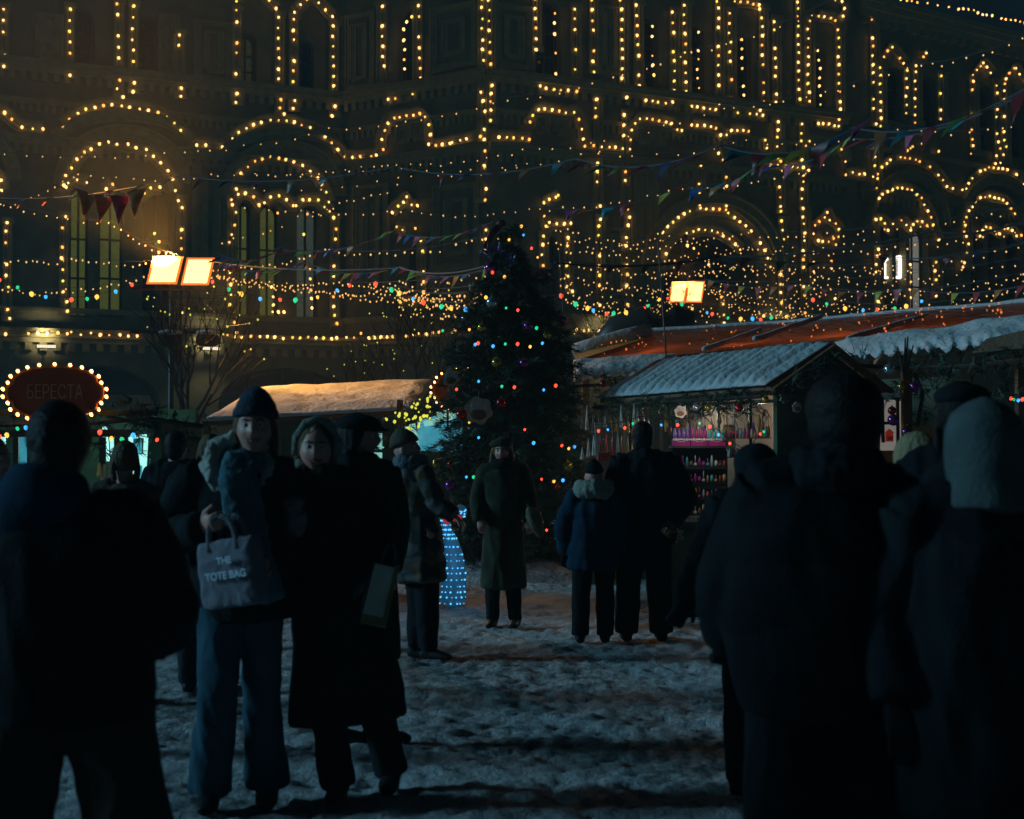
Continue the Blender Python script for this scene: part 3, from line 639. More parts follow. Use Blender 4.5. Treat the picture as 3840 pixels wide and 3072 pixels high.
# ------------------------------------------------------------------ overhead strings
SMALL = bulbmesh(M['bulb_far'], 0.0155, 1.7)
SMALL2 = bulbmesh(M['bulb_far'], 0.021, 1.7)
LIME = bulbmesh(M['b_lime'], 0.020, 1.5)
CB = [bulbmesh(M[k], 0.040, 1.5) for k in ('b_red', 'b_green', 'b_yellow', 'b_blue')]
def string(name, label, cat, group, pts, n, meshes, sag=0.25, drop=0.06, seq=False, jit=0.04, cord_r=0.004, cm='cordgrey', tiny=None):
    # pts: photo pixels + distance, joined by hanging spans
    W3 = []
    Q = [P(*p) for p in pts]
    segs = []
    for a, b in zip(Q[:-1], Q[1:]):
        for i in range(10): t = i / 10; segs.append(a.lerp(b, t) - Vector((0, 0, sag * 4 * t * (1 - t))))
    segs.append(Q[-1])
    root = thing(name, label, cat, segs[0], group)
    cordmesh(segs, cord_r).build('cord', M[cm], root)
    L = len(segs) - 1
    for i in range(n):
        t = (i + .5 + random.uniform(-.3, .3)) / n * L; j = min(int(t), L - 1)
        p = segs[j].lerp(segs[j + 1], t - j) - Vector((0, 0, random.uniform(.3, 1.6) * drop)) + Vector((0, 0, random.uniform(-jit, jit) * .3))
        me = meshes[i % len(meshes)] if seq else random.choice(meshes)
        inst('bulb', me, p, root, scale=random.uniform(.75, 1.15), rot=(random.uniform(-.4, .4), random.uniform(-.4, .4), 0))
    return root
SG = 'small warm light strings over the square'
T1 = (690, 960, 25.5); T2 = (2610, 1050, 37.5); TT = (1880, 905, 17.5)
def ws(label, pts, n, **k): return string('light_string', label, 'string lights', SG, pts, n, [SMALL], **k)
ws('faint long light string climbing from the left edge to the top above the corner', [(-60, 560, 34), (620, 562, 33), (1250, 470, 31), (1900, 365, 29), (2560, 190, 26), (3150, -20, 23)], 52, sag=.15)
ws('faint light string climbing from the inner corner past the projecting corner to the right edge', [(880, 640, 33), (1500, 600, 32), (1960, 555, 31), (2700, 400, 28), (3400, 240, 25), (3900, 100, 22)], 54, sag=.15)
ws('light string crossing the two large left windows high above the floodlights', [(-60, 770, 30), (300, 640, 31), (850, 640, 32), (1400, 610, 32), (2000, 600, 33)], 46, sag=.15)
ws('light string crossing behind the orange pennants at window height', [(900, 690, 32), (1500, 650, 32), (2200, 560, 32), (2800, 520, 30), (3400, 470, 28), (3900, 430, 26)], 44, sag=.2)
ws('nearly level light string just above the christmas tree top', [(900, 760, 30), (1500, 785, 30), (2000, 775, 30), (2560, 700, 28), (3100, 610, 26)], 50, sag=.1)
ws('light string rising from the left window to the cartouche', [(800, 900, 30), (1130, 800, 30), (1300, 740, 30), (1500, 680, 31)], 20, sag=.1)
ws('light string from the lit floodlights to the upper left edge', [T1, (420, 830, 27), (-60, 730, 28)], 22, sag=.1)
ws('light string from the lit floodlights to the left edge with deep sag', [T1, (300, 960, 26), (-60, 950, 27)], 30, sag=.1)
ws('lowest warm light string from the lit floodlights to the left edge', [(600, 1010, 26), (240, 1080, 26), (-60, 1060, 27)], 30, sag=.08)
ws('upper warm light string from the lit floodlights to the tree', [(760, 990, 26), (1200, 930, 25), (1880, 870, 20)], 40, sag=.15)
ws('second warm light string from the lit floodlights to the tree', [(760, 1000, 26), (1200, 1050, 26), (1900, 1000, 20)], 58, sag=.12)
ws('third warm light string from the lit floodlights to the tree with close bulbs', [(770, 1010, 26), (1150, 1075, 26), (1500, 1075, 24), (1830, 1090, 20)], 70, sag=.08)
ws('warm light string running under the pennants to the tree', [(770, 1020, 26), (1250, 1090, 26), (1560, 1110, 24), (1840, 1130, 20)], 46, sag=.06)
ws('tangled warm light string left of the tree', [(1380, 1040, 27), (1560, 1075, 25), (1790, 1065, 21)], 40, sag=.05, drop=.22)
ws('dangling warm light string close beside the tree at its left', [(1480, 1080, 26), (1650, 1095, 24), (1800, 1080, 21)], 44, sag=.04, drop=.3)
fan = [((2040, 880, 25), (2700, 860, 30), (3880, 760, 24), 60, 'long light string above the portal running to the right edge'),
       ((2080, 905, 24), (2800, 920, 30), (3880, 830, 24), 64, 'light string across the portal arch ending at the right edge'),
       ((2090, 960, 24), (2800, 985, 32), (3880, 900, 25), 62, 'light string across the portal at the height of the dark cable'),
       ((2090, 1010, 24), T2, (3880, 960, 27), 70, 'light string passing just above the distant floodlights'),
       ((2090, 1060, 24), (2500, 1120, 34), (2600, 1080, 37), 44, 'light string from tree to the distant floodlights'),
       ((2090, 1090, 24), (2450, 1150, 34), (2600, 1130, 37), 42, 'lower light string from tree to the distant floodlights'),
       ((2640, 1065, 37), (3150, 1130, 34), (3880, 1060, 28), 60, 'bright light string sloping down from the distant floodlights'),
       ((2650, 1070, 37), (3100, 1080, 35), (3880, 1010, 28), 58, 'light string from the distant floodlights past the last pier'),
       ((2650, 1080, 37), (3000, 1170, 35), (3600, 1150, 30), 54, 'light string hanging close above the tarpaulin ridge'),
       ((2700, 1120, 36), (3200, 1150, 34), (3880, 1110, 29), 48, 'low light string above the right end of the tarpaulin'),
       ((2050, 820, 27), (2500, 880, 30), (3300, 880, 28), 44, 'light string dipping in front of the cartouche right of the corner'),
       ((2300, 1000, 30), (2700, 970, 32), (3300, 1000, 30), 44, 'short light string in front of the portal glass')]
for a, b, c, n, lab in fan: ws(lab, [a, b, c], n, sag=.22, drop=.10)
for i, (u0, v0, u1, v1, lab) in enumerate([(2120, 1020, 2560, 1150, 'veil of tiny bulbs between tree and distant floodlights'), (2560, 1120, 2980, 1190, 'veil of tiny bulbs below the distant floodlights'),
        (2500, 930, 2950, 1060, 'veil of tiny bulbs over the portal glass'), (2960, 950, 3350, 1170, 'veil of tiny bulbs over the last pier'), (3300, 980, 3860, 1150, 'veil of tiny bulbs over the right wing shops')]):
    root = thing('light_string', lab, 'string lights', P(u0, v0, 34), SG); seg = []
    for j in range(5):
        a = P(u0, v0 + (v1 - v0) * j / 5, 34); b = P(u1, v0 + (v1 - v0) * (j + .6) / 5, 35)
        for q in range(11): seg.append(a.lerp(b, q / 10 if j % 2 == 0 else 1 - q / 10) - Vector((0, 0, .25 * 4 * q / 10 * (1 - q / 10))))
    cordmesh(seg, 0.004).build('cord', M['cordgrey'], root)
    for q in range(52):
        t = (q + random.random()) / 52 * (len(seg) - 1); jj = int(t); p = seg[jj].lerp(seg[jj + 1], t - jj) - Vector((0, 0, random.uniform(.02, .3)))
        inst('bulb', SMALL2, p, root, scale=random.uniform(.6, 1.0))
CS = 'multicoloured light strings'
def cs(label, pts, n, **k): return string('coloured_light_string', label, 'string lights', CS, pts, n, CB, seq=True, jit=0, drop=0.03, cm='cord', **k)
cs('sagging coloured bulbs from the left edge to the lit floodlights', [(-40, 1020, 26), (540, 1040, 26)], 9, sag=.42)
cs('coloured bulbs sagging across the second large window', [(760, 1030, 26), (1360, 1040, 25)], 9, sag=.42)
cs('coloured bulbs sagging from window to tree', [(1400, 1050, 25), (1790, 1160, 20)], 8, sag=.10)
cs('coloured bulbs sagging right of the tree', [(2085, 1090, 21), (2480, 1110, 28)], 11, sag=.32)
cs('coloured bulbs sagging below the distant floodlights', [(2490, 1110, 30), (2960, 1180, 30)], 11, sag=.22)
cs('coloured bulbs above the right end of the tarpaulin', [(3030, 1110, 29), (3500, 1110, 27)], 8, sag=.25)

# cables
def cable(label, pts, r=0.012, sag=.1, m='cord'):
    Q = [P(*p) for p in pts]; seg = []
    for a, b in zip(Q[:-1], Q[1:]):
        for i in range(10): t = i / 10; seg.append(a.lerp(b, t) - Vector((0, 0, sag * 4 * t * (1 - t))))
    seg.append(Q[-1]); o = cordmesh(seg, r, 6).build('cable', M[m]); tag(o, label, 'cable')
cable('thick dark cable crossing the portal to the right edge', [(2080, 985, 24), (2700, 962, 26), (3500, 868, 22), (3880, 812, 20)], 0.018, .12)
cable('pale rope falling from the strings to the ridge of the tarpaulin', [(2468, 905, 20), (2475, 1000, 19.8), (2498, 1333, 16.6)], 0.010, .02, 'cordgrey')
cable('thin pale rope hanging beside the tree', [(2095, 870, 18), (2112, 1180, 18)], 0.006, .01, 'cordgrey')
cable('pair of pale cables from the left pole to the tree', [(760, 975, 26), (1500, 1005, 22), (1830, 995, 19)], 0.012, .1, 'cordgrey')

# ------------------------------------------------------------------ bunting
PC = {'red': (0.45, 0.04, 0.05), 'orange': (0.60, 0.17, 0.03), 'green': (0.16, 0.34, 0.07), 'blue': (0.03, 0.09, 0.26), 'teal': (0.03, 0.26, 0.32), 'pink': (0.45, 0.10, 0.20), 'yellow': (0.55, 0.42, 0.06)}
PM_SHADED = {}
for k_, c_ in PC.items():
    PM_SHADED[k_] = mat('pennant_' + k_, tuple(x * .28 for x in c_), 0.45, var=0.15, scale=8)  # near and faint strings: dimness put into the cloth colour
    b_ = PM_SHADED[k_].node_tree.nodes['Principled BSDF']; b_.inputs['Transmission Weight'].default_value = 0.0
PM_LIT = {k_: mat('lit_pennant_' + k_, c_, 0.45, var=0.15, scale=8) for k_, c_ in PC.items()}  # brighter copy of the cloths, floodlight put into the colour
def bunting(label, pts, n, size, sag=.15, blow=0.6, colors=None, skip=0.0):
    PMX = PM_SHADED if ('near' in label or 'faint' in label) else PM_LIT
    Q = [P(*p) for p in pts]; seg = []
    for a, b in zip(Q[:-1], Q[1:]):
        for i in range(12): t = i / 12; seg.append(a.lerp(b, t) - Vector((0, 0, sag * 4 * t * (1 - t))))
    seg.append(Q[-1]); root = thing('pennant_string', label, 'bunting', seg[0], 'strings of coloured pennants')
    cordmesh(seg, 0.008).build('cord', M['cordgrey'], root)
    cols = colors or ['blue', 'pink', 'orange', 'teal', 'red', 'green', 'yellow', 'red']; L = len(seg) - 1
    for i in range(n):
        if random.random() < skip: continue
        t = (i + .3) / n * L; j = min(int(t), L - 1); p = seg[j].lerp(seg[j + 1], t - j); d = (seg[j + 1] - seg[j]).normalized()
        w_ = size * .75; h_ = size * random.uniform(.85, 1.15); bl = blow * random.uniform(.3, 1.3); vs = []; fs = []; NR = 7
        lift = random.uniform(0, 1)
        tip = p + d * w_ / 2 + Vector((-bl * h_ * .7, -.15 * h_, -h_ * (1 - .6 * min(1, bl))))
        for a in range(NR + 1):
            q = a / NR; A = (p - 0*d).lerp(tip, q); B = (p + d * w_).lerp(tip, q)
            off = Vector((0, sin(q * 5 + i) * .12 * size * q, .10 * size * sin(q * 3.2) * lift))
            mid = (A + B) / 2 + Vector((0, .10 * size * sin(i + q * 3), .02 * size))
            vs += [A + off, mid + off * 1.3, B + off * .6]
        for a in range(NR):
            o = a * 3; fs += [(o, o + 1, o + 4, o + 3), (o + 1, o + 2, o + 5, o + 4)]
        MB().add(vs, fs).build('pennant', PMX[cols[i % len(cols)]], root, smooth=True)
bunting('dense string of pennants rising from the lit floodlights towards the tree top', [(830, 955, 25), (1050, 935, 24.5), (1480, 868, 22), (1850, 832, 19)], 34, 0.27, blow=1.3)
bunting('lower string of pennants from the lit floodlights level to the tree', [(830, 985, 25), (1150, 985, 24), (1500, 1000, 22), (1840, 1000, 19)], 30, 0.26, blow=1.2)
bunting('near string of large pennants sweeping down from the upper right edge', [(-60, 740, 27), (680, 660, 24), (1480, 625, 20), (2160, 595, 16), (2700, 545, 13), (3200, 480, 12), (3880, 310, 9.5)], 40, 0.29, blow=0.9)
bunting('short string of long orange pennants hanging up left of the lit floodlights', [(270, 700, 24.5), (520, 705, 24.5)], 4, 0.50, blow=.12, colors=['orange', 'orange', 'red', 'orange'])
bunting('thin string of pennants above the tree climbing right over the portal', [(2030, 775, 20), (2560, 700, 19), (2850, 610, 18), (3180, 520, 16), (3880, 330, 12)], 30, 0.27, blow=1.1, skip=.15)
bunting('string of orange and red pennants running right from the distant floodlights', [(2640, 1045, 36), (3000, 1065, 33), (3400, 1080, 30), (3880, 1060, 26)], 18, 0.34, blow=.5, colors=['orange', 'red', 'yellow', 'red'])
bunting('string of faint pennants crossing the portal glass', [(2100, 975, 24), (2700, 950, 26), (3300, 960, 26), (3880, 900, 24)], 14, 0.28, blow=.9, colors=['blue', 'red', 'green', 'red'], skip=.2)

# ------------------------------------------------------------------ foliage helpers
def tuft_mesh(pts, nmin, L, wd, seed=1, spread=0.9):
    """needle sprays: each point is (position, direction, size) -> several short blades"""
    rnd = random.Random(seed); m = MB()
    for p, d, s in pts:
        d = Vector(d).normalized()
        for i in range(nmin):
            q = d + Vector((rnd.uniform(-1, 1), rnd.uniform(-1, 1), rnd.uniform(-1, 1))) * spread; q.normalize()
            l = L * s * rnd.uniform(.6, 1.2); a = Vector(p) + Vector((rnd.uniform(-1, 1), rnd.uniform(-1, 1), rnd.uniform(-1, 1))) * .02 * s
            x = q.cross(Vector((rnd.uniform(-1, 1), rnd.uniform(-1, 1), rnd.uniform(-1, 1)))).normalized() * wd * s
            m.v += [tuple(a - x), tuple(a + x), tuple(a + q * l + x * .3), tuple(a + q * l - x * .3)]
            o = len(m.v); m.f.append((o - 4, o - 3, o - 2, o - 1))
    return m
# ------------------------------------------------------------------ christmas tree
TB = Vector((P(1915, 1656, 16.9).x, 16.9, 0))
prof = [(0.20, 0.86), (0.45, 0.98), (0.9, 1.0), (1.35, 0.98), (1.8, 0.90), (2.25, 0.84), (2.7, 0.76), (3.15, 0.62), (3.6, 0.34), (3.85, 0.17), (4.15, 0.04)]
def tr(z):
    for (a, ra), (b, rb) in zip(prof[:-1], prof[1:]):
        if z <= b: return ra + (rb - ra) * max(0, (z - a)) / (b - a)
    return 0.03
tree = thing('christmas_tree', 'tall dark christmas tree with coloured bulbs and baubles in the middle of the market', 'christmas tree', TB)
MB().loft([TB, TB + Vector((0, 0, 2)), TB + Vector((0.01, 0, 4.1))], [0.09, 0.06, 0.015], seg=10).build('trunk', M['bark'], tree)
rn = random.Random(3); br = MB(); tp = []
z = 0.22
while z < 4.05:
    R = tr(z); nb = max(6, int(18 * min(1, R + .15)))
    for i in range(nb):
        th = 2 * pi * (i + rn.random() * .8) / nb; r = R * rn.uniform(.80, 1.12); zz = z + rn.uniform(-.08, .08)
        d = Vector((cos(th), sin(th), 0)); a = TB + Vector((0, 0, zz + .10)); e = TB + d * r + Vector((0, 0, zz - .13 * r + rn.uniform(-.05, .06)))
        mid = a.lerp(e, .55) + Vector((0, 0, .03)); br.loft([a, mid, e], [0.018, 0.012, 0.005], seg=4)
        side = d.cross(Vector((0, 0, 1)))
        n = int(6 + 15 * r)
        for q in range(n):
            f = .18 + .82 * (q + rn.random()) / n; p = a.lerp(mid, f / .55) if f < .55 else mid.lerp(e, (f - .55) / .45)
            wsp = (1 - f * .65) * r * .42; off = side * rn.uniform(-wsp, wsp)
            tp.append((p + off + Vector((0, 0, rn.uniform(-.05, .05))), d * .7 + side * (1 if off.dot(side) > 0 else -1) * .5 + Vector((0, 0, -.05)), rn.uniform(.8, 1.25)))
    z += 0.135
br.build('branches', M['bark'], tree)
tuft_mesh(tp, 13, 0.10, 0.0048, 5).build('foliage', M['fir'], tree)
def onTree(u, v, out=1.0):
    p = P(u, v, 16.9); z_ = min(max(p.z, .2), 4.1); R = tr(z_) * out; dx = p.x - TB.x
    dy = -sqrt(max(R * R - dx * dx, 0.0004)); q = P(u, v, 16.9 + dy); return q
tl = [(1868, 846, 0), (1955, 848, 2), (1909, 899, 2), (1963, 881, 3), (1993, 931, 0), (2016, 965, 2), (1847, 1022, 0), (1892, 1038, 2), (1822, 1115, 2), (1760, 1236, 2), (1782, 1292, 3), (1793, 1287, 0), (1849, 1298, 3),
      (1895, 1290, 1), (1941, 1290, 0), (1988, 1300, 2), (2034, 1287, 3), (1942, 1163, 0), (1898, 1155, 1), (1795, 1430, 3), (1712, 1460, 0), (1929, 1452, 0), (1882, 1449, 1), (2039, 1462, 3), (2084, 1446, 0), (1760, 1584, 2), (1968, 1611, 0),
      (1795, 1641, 3), (2001, 1661, 3), (2107, 1671, 0), (2133, 1682, 2), (2154, 1676, 3), (1749, 1789, 3), (1776, 1789, 1), (2031, 1797, 0), (2077, 1805, 2), (2111, 1801, 3), (2142, 1849, 3), (2116, 1945, 3), (2050, 1988, 0), (2102, 1990, 2), (2098, 2030, 0), (2012, 1230, 1), (1660, 1240, 1)]
root = thing('tree_light_string', 'coloured bulbs wound round the christmas tree', 'string lights', TB + Vector((0, 0, .3)))
cp = [TB + Vector((cos(a * .8) * tr(.3 + a * .09) * .95, sin(a * .8) * tr(.3 + a * .09) * .95, .3 + a * .09)) for a in range(42)]
cordmesh(cp, 0.004).build('cord', M['cord'], root)
TBULB = [bulbmesh(M[k], 0.021, 1.2) for k in ('b_red', 'b_green', 'b_yellow', 'b_blue')]
for u, v, c in tl: inst('bulb', TBULB[c], onTree(u, v, 1.04), root, scale=random.uniform(.7, 1.1))
BM = {k: mat('bauble_' + k, c, 0.12, metal=0.75, var=0.05) for k, c in dict(red=(0.40, 0.03, 0.04), purple=(0.25, 0.05, 0.22), gold=(0.45, 0.32, 0.05), silver=(0.45, 0.47, 0.52), green=(0.12, 0.22, 0.08)).items()}
def bauble(p, r, key, label, group='baubles on the christmas tree'):
    t = thing('bauble', label, 'bauble', p, group)
    MB().ball(p, r, 18, 12).build('globe', BM[key], t, smooth=True)
    MB().loft([p + Vector((0, 0, r * .95)), p + Vector((0, 0, r * 1.2))], [r * .2, r * .16], seg=8).loft([p + Vector((0, 0, r * 1.2)), p + Vector((0, 0, r * 1.6))], [.002, .002], seg=4).build('cap', BM['gold'], t)
for u, v, r, k_, lab in [(1842, 1005, 26, 'purple', 'purple bauble near the top left of the christmas tree'), (1846, 1135, 24, 'silver', 'silver bauble high on the left of the christmas tree'), (1808, 1228, 18, 'gold', 'pale gold bauble above the row of coloured bulbs'),
        (1742, 1192, 12, 'silver', 'small silver bauble on the left edge of the tree'), (1980, 1222, 18, 'purple', 'purple bauble on the upper right of the tree'), (1863, 1360, 20, 'gold', 'gold bauble in the middle of the tree'), (2050, 1255, 18, 'gold', 'gold bauble on the upper right edge of the tree'),
        (1965, 1362, 18, 'purple', 'purple bauble in the middle right of the tree'), (1880, 1512, 20, 'red', 'red bauble above the woman in the beret'), (1730, 1555, 20, 'red', 'pinkish bauble left of the wooden cup ornament'),
        (1690, 1820, 22, 'purple', 'purple bauble low on the left of the tree'), (1690, 1742, 12, 'red', 'small red bauble on the lower left of the tree'), (2128, 1748, 20, 'gold', 'gold bauble on the lower right of the tree'), (1636, 1738, 15, 'gold', 'yellow bauble low on the left edge of the tree'),
        (2090, 1830, 12, 'red', 'small red bauble on the lower right of the tree'), (2110, 1200, 16, 'purple', 'purple bauble on the right edge of the tree')]:
    bauble(onTree(u, v, 1.02), r / F * 16.5, k_, lab)
# ribbons and tinsel on the tree top
m = MB(); a = onTree(1880, 838, 1.3); pts = [a, a + Vector((-.10, -.04, -.12)), a + Vector((-.19, 0, -.30))]
for q0, q1 in zip(pts[:-1], pts[1:]): m.beam(q0, q1, .07, .006, (0, 1, .2))
m.ball(a, (.06, .04, .045)); tag(m.build('ribbon', PM_SHADED['red']), 'red ribbon bow on the very top of the christmas tree', 'ribbon')
def garland_tinsel(label, pts, mt, rr=.05):
    tp_ = []
    for (p0, p1) in zip(pts[:-1], pts[1:]):
        for i in range(14): p = p0.lerp(p1, i / 14); tp_.append((p, Vector((random.uniform(-1, 1), random.uniform(-1, 1), random.uniform(-1, 1))), 1))
    tag(tuft_mesh(tp_, 10, rr, .004, 8, 1.4).build('tinsel', mt), label, 'tinsel')
tins = mat('violet_tinsel', (0.16, 0.12, 0.26), 0.3, metal=.6)
garland_tinsel('violet tinsel draped on the upper left of the christmas tree', [onTree(1815, 950, 1.1), onTree(1850, 930, 1.1), onTree(1900, 960, 1.1), onTree(1925, 990, 1.1)], tins, .09)
garland_tinsel('dull pink tinsel on the upper right edge of the christmas tree', [onTree(2010, 1010, 1.05), onTree(2050, 1040, 1.05), onTree(2085, 1065, 1.05)], mat('pink_tinsel', (0.22, 0.10, 0.14), .3, metal=.5), .07)
garland_tinsel('brown tinsel on the left shoulder of the christmas tree', [onTree(1775, 1075, 1.05), onTree(1760, 1110, 1.05), onTree(1765, 1150, 1.05)], mat('brown_tinsel', (0.20, 0.13, 0.07), .4, metal=.4), .08)
# wooden cut-out ornaments (plain cup shapes) hung on the tree and stalls
def cutout(p, r, label, col='ply', kind='cup', ang=0.0, lit=None):
    t = thing('wooden_cutout', label, 'ornament', p, 'painted wooden cut-outs'); m = MB(); n = 26; poly = []
    for i in range(n):
        th = 2 * pi * i / n
        if kind == 'star': rr = r * (1.0 if i % 4 == 0 else (.62 if i % 2 == 0 else .72)); 
        else: rr = r * (1 + .10 * sin(6 * th))
        poly.append((rr * cos(th + pi / 2), rr * sin(th + pi / 2)))
    if kind == 'star':
        poly = []
        for i in range(24):
            th = 2 * pi * i / 24 + pi / 2; q = i % 4; rr = r * {0: 1.0, 1: .80, 2: .55, 3: .80}[q]; poly.append((rr * cos(th), rr * sin(th)))
    R = Matrix.Rotation(ang, 3, 'Z'); mk = lambda x, z, y: p + R @ Vector((x, y, z))
    m.prism([mk(x, z, -.008) for x, z in poly], R @ Vector((0, .016, 0))); m.build('board', M[col], t)
    m = MB()
    if kind == 'star':
        for i in range(6):
            th = pi / 2 + pi * i / 3; d = Vector((cos(th), sin(th)))
            m.beam(mk(0, 0, -.012), mk(d.x * r * .75, d.y * r * .75, -.012), r * .06, .006, (0, 1, 0))
            for f in (.35, .55):
                for s in (-1, 1):
                    e = Vector((cos(th + s * .7), sin(th + s * .7))); m.beam(mk(d.x * r * f, d.y * r * f, -.012), mk(d.x * r * f + e.x * r * .2, d.y * r * f + e.y * r * .2, -.012), r * .05, .006, (0, 1, 0))
        m.build('painted_snowflake', M['wood_green'], t)
    else:
        m.ball(mk(0, -r * .28, -.012), (r * .6, .006, r * .42), 16, 8); m.build('painted_cup', M['wood_brown'], t)
        m = MB()
        for i in range(7):
            x = (i - 3) * r * .17; m.loft([mk(x + r * .06 * sin(q * 1.9 + i), r * (.05 + q * .13 * (1 - .06 * abs(i - 3))), -.012) for q in range(6)], [(r * .045, .004)] * 6, seg=6)
        m.build('painted_steam', M['snow'], t)
    m = MB(); m.loft([mk(0, r, 0), mk(0, r * 1.5, 0.02)], [.003, .003], seg=4); m.build('hanging_loop', M['cordgrey'], t)
cutout(onTree(1795, 1540, 1.12), 0.155, 'large scalloped wooden cut-out painted with a cup hanging on the tree')
cutout(onTree(1690, 1418, 1.14), 0.10, 'pale scalloped wooden cut-out on the left edge of the tree')
# snow heap at the foot of the tree
m = MB(); n = 60
for j in range(7):
    for i in range(n):
        th = 2 * pi * i / n; r = [1.55, 1.35, 1.15, .9, .6, .3, .02][j]; p = Vector((cos(th) * r * 1.25, sin(th) * r * .8, 0)); h = [-.05, .06, .14, .19, .21, .22, .22][j]
        m.v.append(tuple(TB + p + Vector((0, 0, h + (.07 * noise.noise(p * 4) + .04 * noise.noise(p * 11)) * (j > 0)))))
for j in range(6):
    for i in range(n): k2 = (i + 1) % n; m.f.append((j * n + i, j * n + k2, (j + 1) * n + k2, (j + 1) * n + i))
tag(m.build('snow_mound', mat('dirty_snow', (0.34, 0.35, 0.37), .85, var=.4, scale=7, bump=.03, bscale=18), smooth=True), 'low dirty snow mound round the foot of the christmas tree', 'snow mound')

# ------------------------------------------------------------------ bare trees
def bare_tree(u, y, h, label, seed, lean=0.0, lights=26):
    rnd = random.Random(seed); b = P(u, 1656, y); b.z = 0; t = thing('bare_tree', label, 'tree', b, 'bare trees with tiny green lights'); tr_ = MB(); cr = MB(); tips = []
    top = b + Vector((lean, 0, h * .45)); tr_.loft([b, b.lerp(top, .5) + Vector((.04, 0, 0)), top], [.09, .07, .05], seg=8); tr_.build('trunk', M['bark'], t)
    def grow(p, d, L, r, lev):
        e = p + d * L; mid = p.lerp(e, .5) + Vector((rnd.uniform(-1, 1), rnd.uniform(-1, 1), rnd.uniform(-1, 1))) * L * .06
        cr.loft([p, mid, e], [r, r * .8, r * .55], seg=5 if lev < 2 else 3, cap=0); tips.append(e)
        if lev >= 4: return
        for i in range(3 if lev < 3 else 2):
            q = (d + Vector((rnd.uniform(-1, 1), rnd.uniform(-1, 1), rnd.uniform(-.4, .9))) * .62).normalized(); grow(p.lerp(e, rnd.uniform(.55, 1)), q, L * rnd.uniform(.6, .8), r * .55, lev + 1)
    for i in range(5): grow(b.lerp(top, rnd.uniform(.6, 1)), Vector((rnd.uniform(-.7, .7), rnd.uniform(-.5, .5), 1)).normalized(), h * .24, .035, 0)
    cr.build('crown', M['bark'], t)
    s = thing('tree_light_string', label.replace('bare tree', 'green bulbs strung in the tree'), 'string lights', tips[0], 'green light strings in bare trees')
    rnd.shuffle(tips); sel = sorted(tips[:lights], key=lambda q: q.z); cordmesh(sel, .003).build('cord', M['cord'], s)
    for q in sel: inst('bulb', LIME, q, s, scale=rnd.uniform(.5, .95))
bare_tree(1560, 30, 5.4, 'bare tree left of the christmas tree', 5, .2, 40); bare_tree(760, 24, 4.6, 'bare tree beside the floodlight pole', 9, -.3, 26)
bare_tree(2330, 30, 5.4, 'bare tree behind the stall roofs right of the christmas tree', 12, .2, 22); bare_tree(1380, 32, 4.4, 'bare tree behind the middle stall roof', 21, .1, 14)
# ------------------------------------------------------------------ stalls
def snow_slab(name, a, b, c, d, th, parent=None, label=None, nu=60, nv=14, ridges=0, amp=.05, edge=.10, mt='snow', scallop=0, fac=.5):
    """thick snow sheet: a-b is the lower edge, d-c the upper edge"""
    a, b, c, d = map(Vector, (a, b, c, d)); m = MB(); top = []; bot = []
    nn = (b - a).cross(d - a).normalized()
    if nn.z < 0: nn = -nn
    for j in range(nv + 1):
        for i in range(nu + 1):
            s, t = i / nu, j / nv; p = a.lerp(b, s).lerp(d.lerp(c, s), t)
            if scallop: p = p + (a.lerp(b, s) - d.lerp(c, s)).normalized() * (edge * (.5 + .5 * sin(s * scallop * 2 * pi + sin(s * 17) * 1.5)) * (1 - t) ** 3) + Vector((0, 0, -.5 * edge * abs(sin(s * scallop * pi + 1)) * (1 - t) ** 6))
            e = min(1, s * 14, (1 - s) * 14, t * 6 + .12, (1 - t) * 7 + .2)
            h = th * (e ** .5) * (1 + .35 * noise.noise(p * 1.3)) + amp * noise.noise(p * 3.1) * e
            if ridges: h += .085 * (abs(sin(s * ridges * pi)) - .5) * e * (.8 + .3 * noise.noise(p * 2))
            m.v.append(tuple(p + nn * max(h, .012)))
    o = len(m.v)
    for j in range(nv + 1):
        for i in range(nu + 1):
            s, t = i / nu, j / nv; p = a.lerp(b, s).lerp(d.lerp(c, s), t); m.v.append(tuple(p))
    W_ = nu + 1
    for j in range(nv):
        for i in range(nu):
            q = j * W_ + i; m.f.append((q, q + 1, q + W_ + 1, q + W_)); m.f.append((o + q, o + q + W_, o + q + W_ + 1, o + q + 1))
    rim = [i for i in range(W_)] + [j * W_ + nu for j in range(1, nv + 1)] + [nv * W_ + i for i in range(nu - 1, -1, -1)] + [j * W_ for j in range(nv - 1, 0, -1)]
    for i in range(len(rim)): p, q = rim[i], rim[(i + 1) % len(rim)]; m.f.append((p, o + p, o + q, q))
    return m.build(name, M[mt] if isinstance(mt, str) else mt, parent, smooth=True)
def fir_garland(label, pts, r=.13, n=18, parent=None, seed=1, droop=.1, snow=False):
    rnd = random.Random(seed); tp_ = []; pts = [Vector(p) for p in pts]
    for a, b in zip(pts[:-1], pts[1:]):
        L = (b - a).length; k_ = max(3, int(L * n * 1.6))
        for i in range(k_):
            p = a.lerp(b, (i + rnd.random()) / k_) + Vector((rnd.uniform(-r, r), rnd.uniform(-r, r), rnd.uniform(-r - droop, r))) * .8
            tp_.append((p, Vector((rnd.uniform(-1, 1), rnd.uniform(-1, .6), rnd.uniform(-1, .4))), rnd.uniform(.8, 1.4)))
    t = thing('fir_garland', label, 'garland', pts[0], 'fir garlands along the stall roofs')
    tuft_mesh(tp_, 10, .10, .005, seed).build('foliage', M['fir'], t)
    cordmesh(pts, .02).build('cord', M['bark'], t)
    return t
